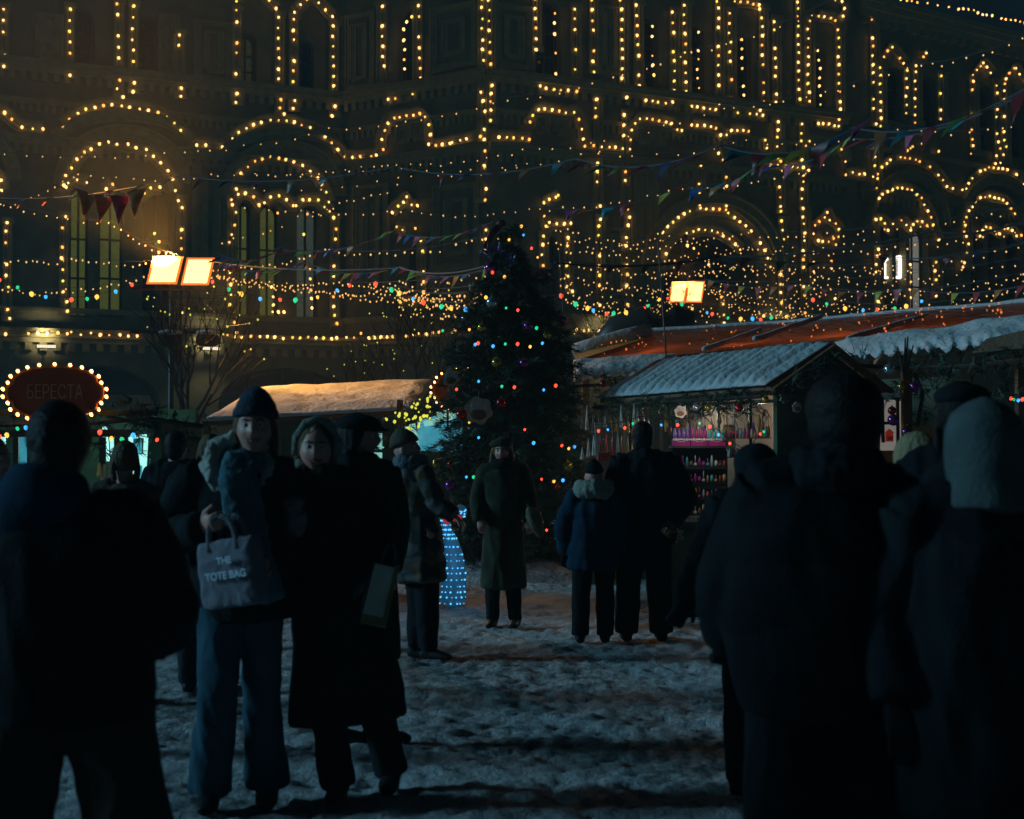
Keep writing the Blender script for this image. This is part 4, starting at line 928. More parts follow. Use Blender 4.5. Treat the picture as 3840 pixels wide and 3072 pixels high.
def point(loc, e, col, r=.1, parent=None):
    l = bpy.data.lights.new('lamp_light', 'POINT'); l.energy = e; l.color = col; l.shadow_soft_size = r
    o = bpy.data.objects.new('lamp_light', l); COL.objects.link(o); o.location = Vector(loc) - (parent.location if parent else Vector()); 
    if parent: o.parent = parent
    return o
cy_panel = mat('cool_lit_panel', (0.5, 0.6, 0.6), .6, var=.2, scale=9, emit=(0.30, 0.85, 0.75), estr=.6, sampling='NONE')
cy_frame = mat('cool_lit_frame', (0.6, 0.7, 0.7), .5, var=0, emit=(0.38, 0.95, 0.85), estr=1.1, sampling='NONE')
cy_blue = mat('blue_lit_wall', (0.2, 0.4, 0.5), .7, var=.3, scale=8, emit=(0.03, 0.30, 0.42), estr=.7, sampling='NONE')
M['b_glint'] = mat('tarp_glint', (.6, .3, .1), .3, var=0, emit=(1.0, .22, .03), estr=.8, sampling='NONE')
# ---- S1: left stall with the oval sign
D1 = 13.0
def R1(u, v, y=D1): return P(u, v, y)
s1 = thing('market_stall', 'left market stall with cool white window frames under the red oval sign', 'market stall', (P(200, 1656, D1).x, D1, 0))
m = MB()
x0, x1 = P(-160, 1656, D1).x, P(575, 1656, D1).x
m.box(((x0 + x1) / 2, D1 + .1, .45), (x1 - x0, .12, .9)); m.box(((x0 + x1) / 2, D1 + 1.8, .97), (x1 - x0, .1, 1.94))
m.box((x0, D1 + .95, .9), (.1, 1.7, 1.78)); m.box((x1, D1 + .95, .9), (.1, 1.7, 1.78)); m.build('wall', M['wood_green'], s1)
m = MB()
for u in (-40, 62, 385, 440, 470, 545): m.beam(R1(u, 1640), R1(u, 1980), .05, .05)
m.beam(R1(-150, 1625), R1(580, 1625), .07, .07); m.build('window_frame', M['metal'], s1)
M_ = []
class LW(MB):
    def beam(s, *a, **k): MB().beam(*a, **k).build('lit_window_frame', cy_frame, s1); return s
    def box(s, *a, **k): MB().box(*a, **k).build('lit_window_frame', cy_frame, s1); return s
m = LW()
m.beam(R1(8, 1625, D1 + .05), R1(8, 1745, D1 + .05), .05, .05); m.beam(R1(490, 1640, D1 - .1), R1(497, 1850, D1 - .1), .04, .03); m.beam(R1(548, 1640, D1 - .1), R1(535, 1880, D1 - .1), .04, .03)
m.beam(R1(392, 1600, D1 + .3), R1(402, 1730, D1 + .3), .04, .04); m.beam(R1(420, 1640, D1 + .3), R1(427, 1730, D1 + .3), .04, .04)
m.box(R1(527, 1725, D1 - .1), (.05, .03, .10)); m.box(R1(528, 1812, D1 - .1), (.045, .03, .09)); m.beam(R1(490, 1640, D1 - .1), R1(548, 1635, D1 - .1), .04, .03)
m = MB(); m.box(R1(82, 1690, D1 + .12), (.085, .02, .38)); m.box(R1(518, 1745, D1 + .02), (.10, .02, .50)); m.build('lit_panel', cy_blue, s1)
m = MB()
a_, b_, c_, d_ = R1(-180, 1560, D1 - .25), R1(590, 1560, D1 - .25), R1(560, 1500, D1 + 1.9), R1(-160, 1490, D1 + 1.9)
m.add([a_, b_, c_, d_] + [q + Vector((0, 0, .05)) for q in (a_, b_, c_, d_)], [(0, 1, 2, 3), (7, 6, 5, 4), (0, 4, 5, 1), (1, 5, 6, 2), (2, 6, 7, 3), (3, 7, 4, 0)]); m.build('roof', M['wood_green'], s1)
point(R1(420, 1660, D1 + .9), 14, (0.45, 1, 0.9), .1, s1)
# goods on the stall counter
random.seed(11)
for i in range(9):
    u = 375 + i * 14; c = R1(u, 1775 + (i % 3) * 14 + i * 3, D1 - .02)
    m = MB(); m.loft([c, c + Vector((random.uniform(-.05, .05), 0, .09 + .03 * (i % 2)))], [.028, .016], seg=8); m.ball(c + Vector((0, 0, -.01)), .034, 8, 6)
    tag(m.build('figurine', M['ply'] if i % 2 else M['gold']), 'small carved wooden figurine on the counter of the left stall', 'figurine', 'carved figurines on the left stall counter')
# oval sign
def oval_sign(c, rw, rh, label, text=None, nb=26, yaw=0.0, gap=()):
    t = thing('oval_sign', label, 'sign', c); R = Matrix.Rotation(yaw, 3, 'Z'); n = 72
    def rad(th):
        # cusped outline: an ellipse with small steps at its left and right shoulders
        x, z = cos(th), sin(th); k_ = 1.0
        for c0 in (0.42, pi - .42, -0.42, pi + .42):
            dth = (th - c0 + pi) % (2 * pi) - pi; k_ -= .07 * exp(-(dth / .10) ** 2)
        return Vector((rw * abs(x) ** .85 * math.copysign(1, x), 0, rh * abs(z) ** .95 * math.copysign(1, z))) * k_
    out = [rad(2 * pi * i / n) for i in range(n)]
    MB().prism([c + R @ (p + Vector((0, -.01, 0))) for p in out], R @ Vector((0, .05, 0))).build('board', M['red_paint'], t)
    m = MB()
    for i in range(n):
        a, b = out[i], out[(i + 1) % n]; m.beam(c + R @ (a + Vector((0, -.02, 0))), c + R @ (b + Vector((0, -.02, 0))), .022, .03, R @ Vector((0, 1, 0)))
    m.build('rim', M['orange_trim'], t)
    bmsh = bulbmesh(M['bulb_near'], .0165, 1.5)
    for i in range(nb):
        th = 2 * pi * (i + .5) / nb; p = c + R @ (rad(th) * 1.09 + Vector((0, -.03, 0)))
        inst('bulb', bmsh, p, t, rot=(0, -.5, 0))
    if text:
        cu = bpy.data.curves.new('lettering', 'FONT'); cu.body = text; cu.size = rh * .62; cu.align_x = 'CENTER'; cu.align_y = 'CENTER'; cu.extrude = .006; cu.offset = -.002
        o = bpy.data.objects.new('lettering', cu); COL.objects.link(o); dg = bpy.context.evaluated_depsgraph_get(); me = bpy.data.meshes.new_from_object(o.evaluated_get(dg)); bpy.data.objects.remove(o)
        for vtx in me.vertices: vtx.co = Vector((vtx.co.x * .78, vtx.co.y * 1.25, vtx.co.z))
        me.materials.clear(); me.materials.append(M['gold']); o = bpy.data.objects.new('lettering', me); COL.objects.link(o); o.parent = t; o.location = R @ Vector((0, -.022, rh * .0)); o.rotation_euler = (pi / 2, 0, yaw)
    MB().beam(c + Vector((-rw * .6, .06, -rh)), c + Vector((-rw * .6, .06, -rh - .25)), .03, .03).beam(c + Vector((rw * .6, .06, -rh)), c + Vector((rw * .6, .06, -rh - .25)), .03, .03).build('bracket', M['metal'], t)
oval_sign(P(208, 1473, D1 - .35), 0.43, 0.235, 'red oval sign with gold Cyrillic letters ringed by bulbs over the left stall', 'БЕРЕСТА')
fir_garland('fir garland under the oval sign dropping right along the left stall roof', [P(-120, 1600, D1 - .35), P(120, 1590, D1 - .35), P(330, 1590, D1 - .35), P(560, 1570, D1 - .3), P(760, 1600, D1)], .16, 22, seed=4)
fir_garland('thick fir garland hanging between the left stall and the middle roof', [P(400, 1560, D1 - .2), P(560, 1600, D1 + .2), P(660, 1640, D1 + .3), P(790, 1650, D1 + .6)], .24, 40, seed=5, droop=.15)
for pts_, lab_ in (([(-30, 1640), (60, 1600), (110, 1590)], 'coloured bulbs hanging at the left edge under the oval sign'), ([(350, 1590), (420, 1640), (500, 1625), (620, 1640)], 'coloured bulbs hanging under the fir garland of the left stall')):
    string('coloured_light_string', lab_, 'string lights', CS, [(u, v, D1 - .6) for u, v in pts_], len(pts_) + 1, [bulbmesh(M[k], 0.020, 1.6) for k in ('b_red', 'b_yellow', 'b_green', 'b_blue')], sag=.02, seq=True, drop=.01, jit=0, cm='cord')
# ---- S2: middle stall with the orange-lit snow roof
s2 = thing('market_stall', 'middle market stall with a smooth snowy roof lit orange by the floodlights', 'market stall', (P(1150, 1656, 22).x, 22, 0))
A2, B2 = P(760, 1582, 20.5), P(1560, 1536, 21.0); C2, D2_ = P(1625, 1432, 24.5), P(960, 1466, 24.5)
m = MB(); m.add([A2, B2, C2, D2_] + [q - Vector((0, 0, .06)) for q in (A2, B2, C2, D2_)], [(0, 1, 2, 3), (7, 6, 5, 4), (0, 4, 5, 1), (1, 5, 6, 2), (2, 6, 7, 3), (3, 7, 4, 0)]); m.build('roof', M['wood_brown'], s2)
snow_slab('roof_snow', A2 + Vector((0, 0, .004)), B2 + Vector((0, 0, .004)), C2 + Vector((0, 0, .004)), D2_ + Vector((0, 0, .004)), .10, s2, amp=.035, nu=80, nv=40)
m = MB(); m.box(((A2.x + B2.x) / 2, 23.6, 1.0), (B2.x - A2.x - .3, .1, 1.98)); m.box(((A2.x + B2.x) / 2, 21.4, .45), (B2.x - A2.x - .3, .1, .9)); m.build('wall', M['wood_green'], s2)
m = MB()
for q in (A2, A2.lerp(B2, .33), A2.lerp(B2, .66), B2): m.beam((q.x, q.y + .3, 0), (q.x, q.y + .3, q.z - .04), .09, .09)
m.build('post', M['wood_brown'], s2)
m = MB(); m.box(P(1412, 1655, 21.2), (.17, .02, .24)); m.box(P(1418, 1722, 21.2), (.12, .02, .20)); m.box(P(1412, 1678, 21.1), (.22, .05, .02)); m.ball(P(1424, 1748, 21.1), .06); m.build('lit_goods', cy_panel, s2)
# S2b: cool-lit kiosk front between middle stall and tree
s2b = thing('market_stall', 'brightly cool-lit stall front half hidden by the christmas tree', 'market stall', (P(1600, 1656, 19.6).x, 19.6, 0))
def Rb(u, v, y=19.8): return P(u, v, y)
m = MB(); m.add([Rb(1565, 1580), Rb(1760, 1520), Rb(1760, 1700), Rb(1565, 1690)], [(0, 3, 2, 1)]); m.build('lit_wall', cy_blue, s2b)
m = MB(); 
for a, b, w_ in (((1545, 1590), (1560, 1670), .09), ((1530, 1600), (1530, 1640), .08), ((1640, 1560), (1720, 1545), .12), ((1590, 1590), (1700, 1565), .08)): m.beam(Rb(*a, 19.7), Rb(*b, 19.7), w_, .03, (0, 1, 0))
m.build('lit_board', cy_panel, s2b)
m = MB(); m.box(Rb(1640, 1870, 19.9), (1.1, .1, 1.3)); m.build('counter', M['wood_green'], s2b)
m = MB(); 
for u in (1500, 1745): m.beam(Vector((Rb(u, 1600).x, 19.75, 0)), Rb(u, 1500, 19.75), .08, .08)
m.build('post', M['wood_brown'], s2b)
oval_sign(P(1755, 1462, 19.3), 0.47, 0.27, 'oval stall sign ringed by warm bulbs mostly hidden behind the tree', None, 26)
fg = fir_garland('fir garland full of lime bulbs climbing the edge of the middle roof', [P(1380, 1640, 19.4), P(1420, 1590, 19.4), P(1520, 1560, 19.3), P(1620, 1490, 19.2)], .20, 26, seed=8)
fir_garland('dark fir garland hanging under the eave of the middle roof', [P(1180, 1590, 20.2), P(1290, 1600, 20.2), P(1400, 1640, 19.8)], .14, 20, seed=9)
rt = thing('tree_light_string', 'lime coloured bulbs scattered in the garland beside the orange-lit roof', 'string lights', P(1500, 1600, 19.1), 'green light strings in garlands'); LB = bulbmesh(M['b_lime'], .024, 1.3); lp = []
rr = random.Random(2)
for i in range(46):
    f = rr.random(); u = 1440 + f * 180; v = 1620 - f * 105 + rr.uniform(-50, 55); lp.append(P(u, v, 19.1))
lp.sort(key=lambda q: q.x); cordmesh(lp, .003).build('cord', M['cord'], rt)
for q in lp: inst('bulb', LB, q, rt, scale=rr.uniform(.5, 1.1))
# ---- S3: right kiosk with the ribbed snow roof and the gable
E1 = Vector((2.485, 13.5, 2.133)); E2 = Vector((1.033, 16.5, 2.098)); dr = Vector((-.436, .9, 0)); pe = Vector((.9, .436, 0))
G1 = E1 + pe * .735 + Vector((0, 0, .435)); G2 = E2 + pe * .735 + Vector((0, 0, .435)); E3 = E1 + pe * 1.47; E4 = E2 + pe * 1.47
s3 = thing('market_stall', 'green kiosk with a ribbed snow roof and dark gable crowded with bottles and toys', 'market stall', (E1.x, E1.y, 0))
m = MB(); 
for a, b, c, d in ((E1, E2, G2, G1), (E3, E4, G2, G1)):
    m.add([a, b, c, d] + [q - Vector((0, 0, .04)) for q in (a, b, c, d)], [(0, 1, 2, 3), (7, 6, 5, 4), (0, 4, 5, 1), (1, 5, 6, 2), (2, 6, 7, 3), (3, 7, 4, 0)])
m.build('roof', M['wood_brown'], s3)
snow_slab('roof_snow', E1 + Vector((-.05, 0, .006)), E2 + Vector((-.05, 0, .006)), G2 + Vector((0, 0, .006)), G1 + Vector((0, 0, .006)), .05, s3, nu=150, nv=16, ridges=17, amp=.015)
gy = dr * .06
MB().prism([E1 + gy + pe * .12 + Vector((0, 0, -.0)), G1 + gy - Vector((0, 0, .06)), E3 + gy - pe * .12, Vector((E3.x, E3.y, 0)) + gy - pe * .12, Vector((E1.x, E1.y, 0)) + gy + pe * .12], dr * .06).build('gable_wall', M['wood_green'], s3)
m = MB(); m.beam(E1 - dr * .03 - Vector((0, 0, .04)), G1 - dr * .03 - Vector((0, 0, .03)), .07, .03); m.beam(E3 - dr * .03 - Vector((0, 0, .04)), G1 - dr * .03 - Vector((0, 0, .03)), .07, .03); m.build('barge_board', M['wood_brown'], s3)
# front wall beneath the long eave: low green panel, glazed display above
f1 = E1 + pe * .30 + dr * .12; f2 = E2 + pe * .30 - dr * .05
def on3(s, z, off=0): q = f1.lerp(f2, s); return Vector((q.x, q.y, z)) - pe * off
m = MB(); m.beam(on3(0, .5), on3(1, .5), .06, 1.0); m.beam(on3(0, 1.02, .08), on3(1, 1.02, .08), .28, .04); m.build('counter', M['wood_green'], s3)
m = MB(); bw0, bw1 = on3(0, 1.5, -.75), on3(1, 1.5, -.75); m.beam(bw0, bw1, .05, 1.2); m.build('back_wall', M['darkgoods'], s3)
m = MB()
for s in (0.02, .2, .38, .56, .74, .9, 1.0): m.beam(on3(s, 1.0), on3(s, 2.05), .03, .03)
for z_ in (1.03, 1.45, 2.0): m.beam(on3(0, z_), on3(1, z_), .035, .035)
m.build('window_frame', M['metal'], s3)
point(on3(.3, 1.9, -.35), 16, (1, .86, .7), .05, s3); point(on3(.75, 1.9, -.35), 14, (.9, .9, .75), .05, s3)
# bright cloths and boxes seen inside
COLS = {'red': (.5, .05, .04), 'white': (.6, .58, .52), 'teal': (.05, .4, .38), 'magenta': (.4, .03, .2), 'violet': (.2, .1, .35), 'amber': (.5, .28, .06), 'pale': (.45, .5, .48), 'brown': (.2, .1, .06)}
CM = {k: mat('goods_' + k, c, .35, var=.2, scale=20) for k, c in COLS.items()}
# packs of wrapped bottles on a hung shelf
SH = 12.9
def S3p(u, v, y=SH): return P(u, v, y)
sh = thing('display_shelf', 'dark shelf hung in front of the kiosk carrying packs of wrapped bottles', 'shelf', S3p(2618, 1672))
m = MB(); m.box(S3p(2618, 1676, SH), (.52, .16, .02)); m.build('shelf_board', M['metal'], sh)
m = MB()
for u in (2510, 2726): m.beam(S3p(u, 1672, SH + .05), P(u, 1480, SH + .4), .008, .008)
m.build('bracket', M['metal'], sh)
for i, (nm, key) in enumerate((('pack with pale violet bottles at the left end of the hung shelf', 'violet'), ('middle pack with magenta bottles on the hung shelf', 'magenta'), ('pack with teal bottles at the right end of the hung shelf', 'teal'))):
    u = 2553 + i * 66; c = S3p(u, 1672); t = thing('bottle_pack', nm, 'pack of bottles', c, 'packs of bottles on the hung shelf')
    m = MB(); m.box(c + Vector((0, -.0, .028)), (.155, .12, .055)); m.build('tray', CM['magenta'], t)
    m = MB()
    for q in range(7): m.ball(c + Vector((-.07 + q * .0233, -.061, .056)), (.012, .004, .010 + .004 * (q % 2)), 8, 6)
    m.box(c + Vector((.0, -.062, .046)), (.06, .003, .018)); m.build('label', CM['white'], t)
    for q in range(4):
        p = c + Vector((-.058 + q * .039, -.03, .05)); bt = MB(); bt.loft([p, p + Vector((0, 0, .06)), p + Vector((0, 0, .085)), p + Vector((0, 0, .11))], [.017, .017, .010, .009], seg=10, cap=.1); bt.build('bottle', CM[key], t, smooth=True)
    m = MB(); m.box(c + Vector((0, -.064, .047)), (.05, .002, .009)); m.build('dark_label', M['metal'], t)
# rows of hanging toys and sweets below the shelf
random.seed(5)
rack = thing('display_rack', 'tiered rack of small toys below the packs of bottles', 'rack', S3p(2620, 1930))
m = MB()
for i, v in enumerate((1752, 1812, 1872, 1932)): m.box(S3p(2622, v, SH - .02 * i), (.50, .10, .010))
for u in (2518, 2726): m.beam(S3p(u, 1690), S3p(u, 1936), .012, .012)
m.box(S3p(2622, 1800, SH + .08), (.50, .01, .66)); m.build('frame', M['metal'], rack)
for row, v in enumerate((1752, 1812, 1872, 1932)):
    for i in range(13):
        u = 2530 + i * 15.5; c = S3p(u, v, SH - .02 * row - .03) + Vector((0, 0, .006)); h = random.uniform(.05, .11); k_ = random.choice(list(CM)); m = MB()
        if (i + row) % 3 == 0: m.loft([c, c + Vector((0, 0, h * .6)), c + Vector((0, 0, h))], [.014, .012, .004], seg=8)
        elif (i + row) % 3 == 1: m.box(c + Vector((0, 0, h * .4)), (.026, .02, h * .8)); m.ball(c + Vector((0, 0, h * .8)), .011, 8, 6)
        else: m.ball(c + Vector((0, 0, .018)), .018, 8, 6); m.loft([c + Vector((0, 0, .03)), c + Vector((0, 0, h))], [.006, .003], seg=6)
        tag(m.build('toy', CM[k_], smooth=True), 'tiny glossy toy standing in the tiered rack below the bottle packs', 'toy', 'tiny toys in the tiered rack')
pt = thing('price_strip', 'pale strip with stencilled marks below the toy rack', 'sign', S3p(2610, 1946)); MB().box(S3p(2600, 1946, SH - .12), (.33, .008, .055)).build('board', M['ply'], pt)
m = MB()
for i in range(9): x = S3p(2540 + i * 15, 1946, SH - .126); m.beam(x + Vector((0, 0, -.018)), x + Vector((0, 0, .018)), .006, .003); m.beam(x + Vector((-.008, 0, .0)), x + Vector((.010, 0, .012 * (i % 2))), .006, .003)
m.build('lettering', M['metal'], pt)
# jars, boxes and hanging goods in the glazed display
random.seed(9)
goods = [(2262, 1712, 'red', .15, .10, 'red box standing behind the child', 'box'), (2240, 1640, 'pale', .05, .30, 'pale blue banner hanging in the left kiosk window', 'banner'), (2735, 1640, 'white', .12, .26, 'white card with a red edge behind the kiosk bars', 'card'), (2755, 1700, 'white', .14, .08, 'pale box on the kiosk counter right of the toys', 'box')]
for u, v, k_, w_, h_, lab, cat_ in goods:
    c = P(u, v, 14.6); t = thing(cat_ if cat_ != 'card' else 'display_card', lab, cat_, c); m = MB(); m.box(c, (w_, .05, h_)); m.build('panel', CM[k_], t)
    m = MB(); m.box(c + Vector((-w_ * .42, -.028, 0)), (w_ * .14, .006, h_ * .98)); m.box(c + Vector((0, -.028, h_ * .45)), (w_ * .7, .006, h_ * .08)); m.build('edging', CM['red' if k_ == 'white' else 'white'], t)
for i in range(26):
    u = 2185 + (i % 13) * 21 + random.uniform(-5, 5); v = (1600 if i < 13 else 1700) + random.uniform(-8, 22); c = P(u, v, 14.9 + .2 * (i % 3)); L = random.uniform(.10, .26)
    m = MB(); m.loft([c + Vector((0, 0, L)), c + Vector((0, 0, L * .5)), c], [.004, .012, .020], seg=8); m.ball(c, .022, 8, 6)
    tag(m.build('hanging_ornament', CM[random.choice(['white', 'pale', 'amber', 'pale', 'red', 'brown'])], smooth=True), 'thin glossy ornament hanging in the left window of the kiosk', 'ornament', 'ornaments hanging in the left kiosk window')
for i in range(22):
    u = 2500 + i * 18 + random.uniform(-6, 6); v = 1575 + random.uniform(-18, 28); c = P(u, v, 13.2); k_ = random.choice(['pale', 'white', 'violet', 'brown', 'amber', 'teal'])
    m = MB(); h = random.uniform(.06, .14); m.loft([c, c + Vector((0, 0, -h * .5)), c + Vector((0, 0, -h))], [.006, .018, .012], seg=8); m.loft([c, c + Vector((0, 0, .12))], [.002, .002], seg=4)
    tag(m.build('hanging_toy', CM[k_], smooth=True), 'small toy hanging from the eave above the bottle packs', 'toy', 'toys hanging from the kiosk eave')
for (u, v, r, k_, lab) in [(2252, 1650, 16, 'purple', 'dark bauble in front of the left kiosk window'), (2610, 1528, 14, 'silver', 'silvery bauble under the ribbed roof'), (2655, 1530, 14, 'gold', 'gold bauble under the ribbed roof'), (2770, 1530, 16, 'red', 'red bauble under the ribbed roof near the gable'), (2870, 1498, 14, 'gold', 'gold bauble at the lower corner of the ribbed roof'), (2262, 1440, 16, 'red', 'dull red bauble at the far end of the eave')]:
    bauble(P(u, v, 12.95 if u > 2500 else 15.5), r / F * 13, k_, lab, 'baubles hanging from the kiosk eave')
for i in range(22):
    u = 2738 + (i % 11) * 13.5; v = 1640 if i < 11 else 1712; c = P(u, v, 13.05); h = random.uniform(.05, .095); k_ = random.choice(['teal', 'red', 'white', 'amber', 'pale', 'magenta'])
    m = MB(); m.loft([c, c + Vector((0, 0, h * .7)), c + Vector((0, 0, h * .85)), c + Vector((0, 0, h))], [.014, .014, .007, .008], seg=10)
    t = thing('glass_jar', 'small glossy jar on the shelves right of the magenta bottle packs', 'jar', c, 'jars on the right kiosk shelves'); m.build('jar_body', CM[k_], t, True); MB().loft([c + Vector((0, 0, h)), c + Vector((0, 0, h + .010))], [.009, .009], seg=10).build('lid', CM['brown'], t)
js = thing('wall_shelf', 'two-board shelf of jars right of the toy rack', 'shelf', P(2805, 1645, 13.05)); m = MB(); m.box(P(2805, 1643, 13.07), (.42, .08, .010)); m.build('board', M['wood_brown'], js); m = MB(); m.box(P(2805, 1715, 13.07), (.42, .08, .010)); m.build('board', M['wood_brown'], js)
fir_garland('fir garland hanging along the eave of the ribbed roof', [E1 - Vector((.08, .05, .1)), E1.lerp(E2, .5) - Vector((.08, .05, .1)), E2 - Vector((.08, .05, .1))], .10, 30, seed=14, droop=.12)
fir_garland('fir garland trimming the left slope of the dark gable', [E1 + dr * -.08 - Vector((0, 0, .08)), G1 - dr * .10 - Vector((0, 0, .12))], .05, 24, seed=15, droop=0)
ga = atan2(pe.y, pe.x)
def gp(s, z): q = E1 + pe * s - dr * .04; return Vector((q.x, q.y, z))
cutout(gp(.50, 2.27), .068, 'pale wooden snowflake high on the dark gable', 'ply', 'star', ga); cutout(gp(.13, 2.02), .06, 'wooden snowflake at the low corner of the dark gable', 'ply', 'star', ga)
cutout(P(2536, 2006, 12.6), .075, 'wooden snowflake on the green kiosk panel beside the gloved hand', 'ply', 'star'); cutout(P(2645, 2160, 12.6), .07, 'wooden snowflake low on the green kiosk panel', 'ply', 'star')
cutout(P(2552, 1545, 12.8), .055, 'small painted cup cut-out hanging over the bottle packs')
cutout(gp(.28, 1.93), .05, 'small wooden pocket ornament on the gable beside the dark head', 'ply', 'cup', ga)
m = MB(); m.box((on3(0, .5, .02) + on3(.55, .5, .02)) / 2, (.01, .01, .01))
fp = on3(0.0, .55, .0)
o = MB().box(P(2640, 2130, 12.8) + Vector((.15, .05, -.05)), (1.1, .08, .95)).build('kiosk_panel', M['wood_green'], s3)
string('coloured_light_string', 'coloured bulbs strung along the kiosk eave and windows', 'string lights', CS, [(2220, 1590, 13.6), (2400, 1560, 13.2), (2640, 1560, 12.8), (2800, 1690, 12.7), (2880, 1560, 12.7)], 16, [bulbmesh(M[k], 0.015, 1.4) for k in ('b_red', 'b_blue', 'b_red', 'b_green')], sag=.03, seq=True, drop=.04, jit=0, cm='cord')
point(S3p(2618, 1560, 12.5), 3.2, (1, .9, .85), .04, s3)  # unseen lamp added under the eave to brighten the bottle packs
# ---- S4: long orange tarpaulin roof with the snowy eave behind and right of the kiosk
tarp = mat('orange_tarpaulin', (0.30, 0.030, 0.006), 0.16, var=.35, scale=1.5, bump=.05, bscale=3.0, spec=.35)
t_ = tarp.node_tree; tl_ = t_.nodes.new('ShaderNodeBsdfTranslucent'); tl_.inputs[0].default_value = (.50, .085, .018, 1); mx_ = t_.nodes.new('ShaderNodeMixShader'); mx_.inputs[0].default_value = .55
t_.links.new(t_.nodes['Principled BSDF'].outputs[0], mx_.inputs[1]); t_.links.new(tl_.outputs[0], mx_.inputs[2]); t_.links.new(mx_.outputs[0], t_.nodes['Material Output'].inputs[0])
s4 = thing('market_stall', 'long stall roofed with glossy orange tarpaulin and a thick snowy eave', 'market stall', (5, 17, 0))
lo = [(2150, 1362, 20), (2500, 1335, 19), (3100, 1280, 17), (3450, 1252, 15.5), (3650, 1240, 14.5), (3900, 1170, 13.5)]; hi = [(2150, 1320, 23), (2440, 1240, 23), (2900, 1212, 22), (3400, 1168, 20), (3650, 1150, 19), (3900, 1128, 18)]
def lerpc(L_, t):
    t *= len(L_) - 1; j = min(int(t), len(L_) - 2); a = P(*L_[j]); b = P(*L_[j + 1]); return a.lerp(b, t - j)
m = MB(); nu, nv = 120, 16
for j in range(nv + 1):
    for i in range(nu + 1):
        p = lerpc(lo, i / nu).lerp(lerpc(hi, i / nu), j / nv); e = sin(pi * j / nv)
        m.v.append(tuple(p + Vector((0, 0, .05 * noise.noise(p * 1.1) * e + .025 * noise.noise(Vector((p.x * 4, p.y * .8, 2))) * e - .08 * e))))
for j in range(nv):
    for i in range(nu): q = j * (nu + 1) + i; m.f.append((q, q + 1, q + nu + 2, q + nu + 1))
m.build('tarpaulin', tarp, s4, smooth=True)
m = MB()
for t_ in (.0, .18, .36, .5, .68, .85, 1.0): m.beam(lerpc(lo, t_) - Vector((0, 0, .30)), lerpc(hi, min(1, t_ + .09)) - Vector((0, 0, .25)), .05, .05)
m.build('rafter', M['metal'], s4)
m = MB(); pp = []
for i in range(41): p = lerpc(hi, i / 40); pp.append(p + Vector((0, 0, .02 * noise.noise(p * 2))))
m.loft(pp, [(.05 + .03 * abs(noise.noise(p * 1.7)), .04) for p in pp], seg=8); m.build('ridge_snow', M['snow'], s4, smooth=True)
m = MB()
for a, b in (((2830, 1277, 17.6), (3080, 1190, 21)), ((3180, 1275, 16.5), (3500, 1180, 19.5)), ((2640, 1315, 18.3), (2850, 1240, 21))):
    a, b = P(*a), P(*b); pp = [a.lerp(b, i / 10) + Vector((0, 0, .015 + .02 * noise.noise(a.lerp(b, i / 10) * 3))) for i in range(11)]; m.loft(pp, [.035] * 11, seg=6)
m.build('snow_in_folds', M['snow'], s4, smooth=True)
for u_, v_, y_, e_ in ((2450, 1400, 20.5, 4), (2800, 1380, 19.6, 5), (3150, 1370, 18.6, 5), (3500, 1340, 17.4, 2.5)): point(P(u_, v_, y_), e_, (1, .75, .5), .1, s4)
rt = thing('light_string', 'added orange beads imitating bulb reflections on the folds of the tarpaulin', 'string lights', lerpc(lo, .1), SG); rr = random.Random(6); GLINT = bulbmesh(M['b_glint'], .014, 1.6); zz = []  # small emissive beads stand in for bulb reflections on the tarpaulin
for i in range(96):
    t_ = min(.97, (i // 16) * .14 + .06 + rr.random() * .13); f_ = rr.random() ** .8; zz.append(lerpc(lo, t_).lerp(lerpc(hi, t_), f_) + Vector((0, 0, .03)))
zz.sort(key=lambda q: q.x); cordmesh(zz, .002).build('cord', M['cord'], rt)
for q in zz: inst('bulb', GLINT, q, rt, scale=rr.uniform(.35, 1.15))
# snowy eave strips
snow_slab('eave_snow', P(2150, 1425, 17.5), P(2500, 1395, 17.3), P(2540, 1330, 18.4), P(2150, 1356, 18.6), .06, s4, nu=70, nv=12, scallop=9, edge=.07)
snow_slab('eave_snow', P(3180, 1335, 14.6), P(3900, 1270, 12.4), P(3900, 1185, 13.2), P(3130, 1285, 15.4), .05, s4, nu=110, nv=12, scallop=13, edge=.10)
m = MB(); m.add([P(2150, 1320, 22.9), P(2440, 1240, 22.9), P(2440, 1262, 22.5), P(2160, 1352, 21)], [(0, 1, 2, 3)]); m.build('canvas_edge', CM['amber'], s4)
pp = [P(2150, 1318, 22.6), P(2240, 1290, 22.6), P(2340, 1262, 22.6), P(2440, 1240, 22.6)]; MB().loft(pp, [(.12, .06)] * 4, seg=10).build('ridge_snow', M['snow'], s4, smooth=True)
m = MB(); m.add([P(3640, 1325, 12.7), P(3900, 1300, 12.3), P(3900, 1225, 12.35), P(3700, 1270, 12.65)], [(0, 1, 2, 3)]); m.build('eave_board', M['wood_brown'], s4)
m = MB()
for u, y in ((3160, 15), (3420, 14), (3860, 12.6), (2200, 17.8)): q = P(u, 1400, y); m.beam((q.x, q.y + .2, 0), (q.x, q.y + .2, q.z + .05), .09, .09)
m.build('post', M['wood_brown'], s4)
m = MB(); m.beam((P(3150, 1656, 15.5).x, 15.6, .5), (P(3900, 1656, 13).x, 13.4, .5), .08, 1.0); m.beam((P(3150, 1656, 15.5).x, 16.6, 1.2), (P(3900, 1656, 13).x, 14.9, 1.2), .05, 2.2); m.build('wall', M['wood_green'], s4)
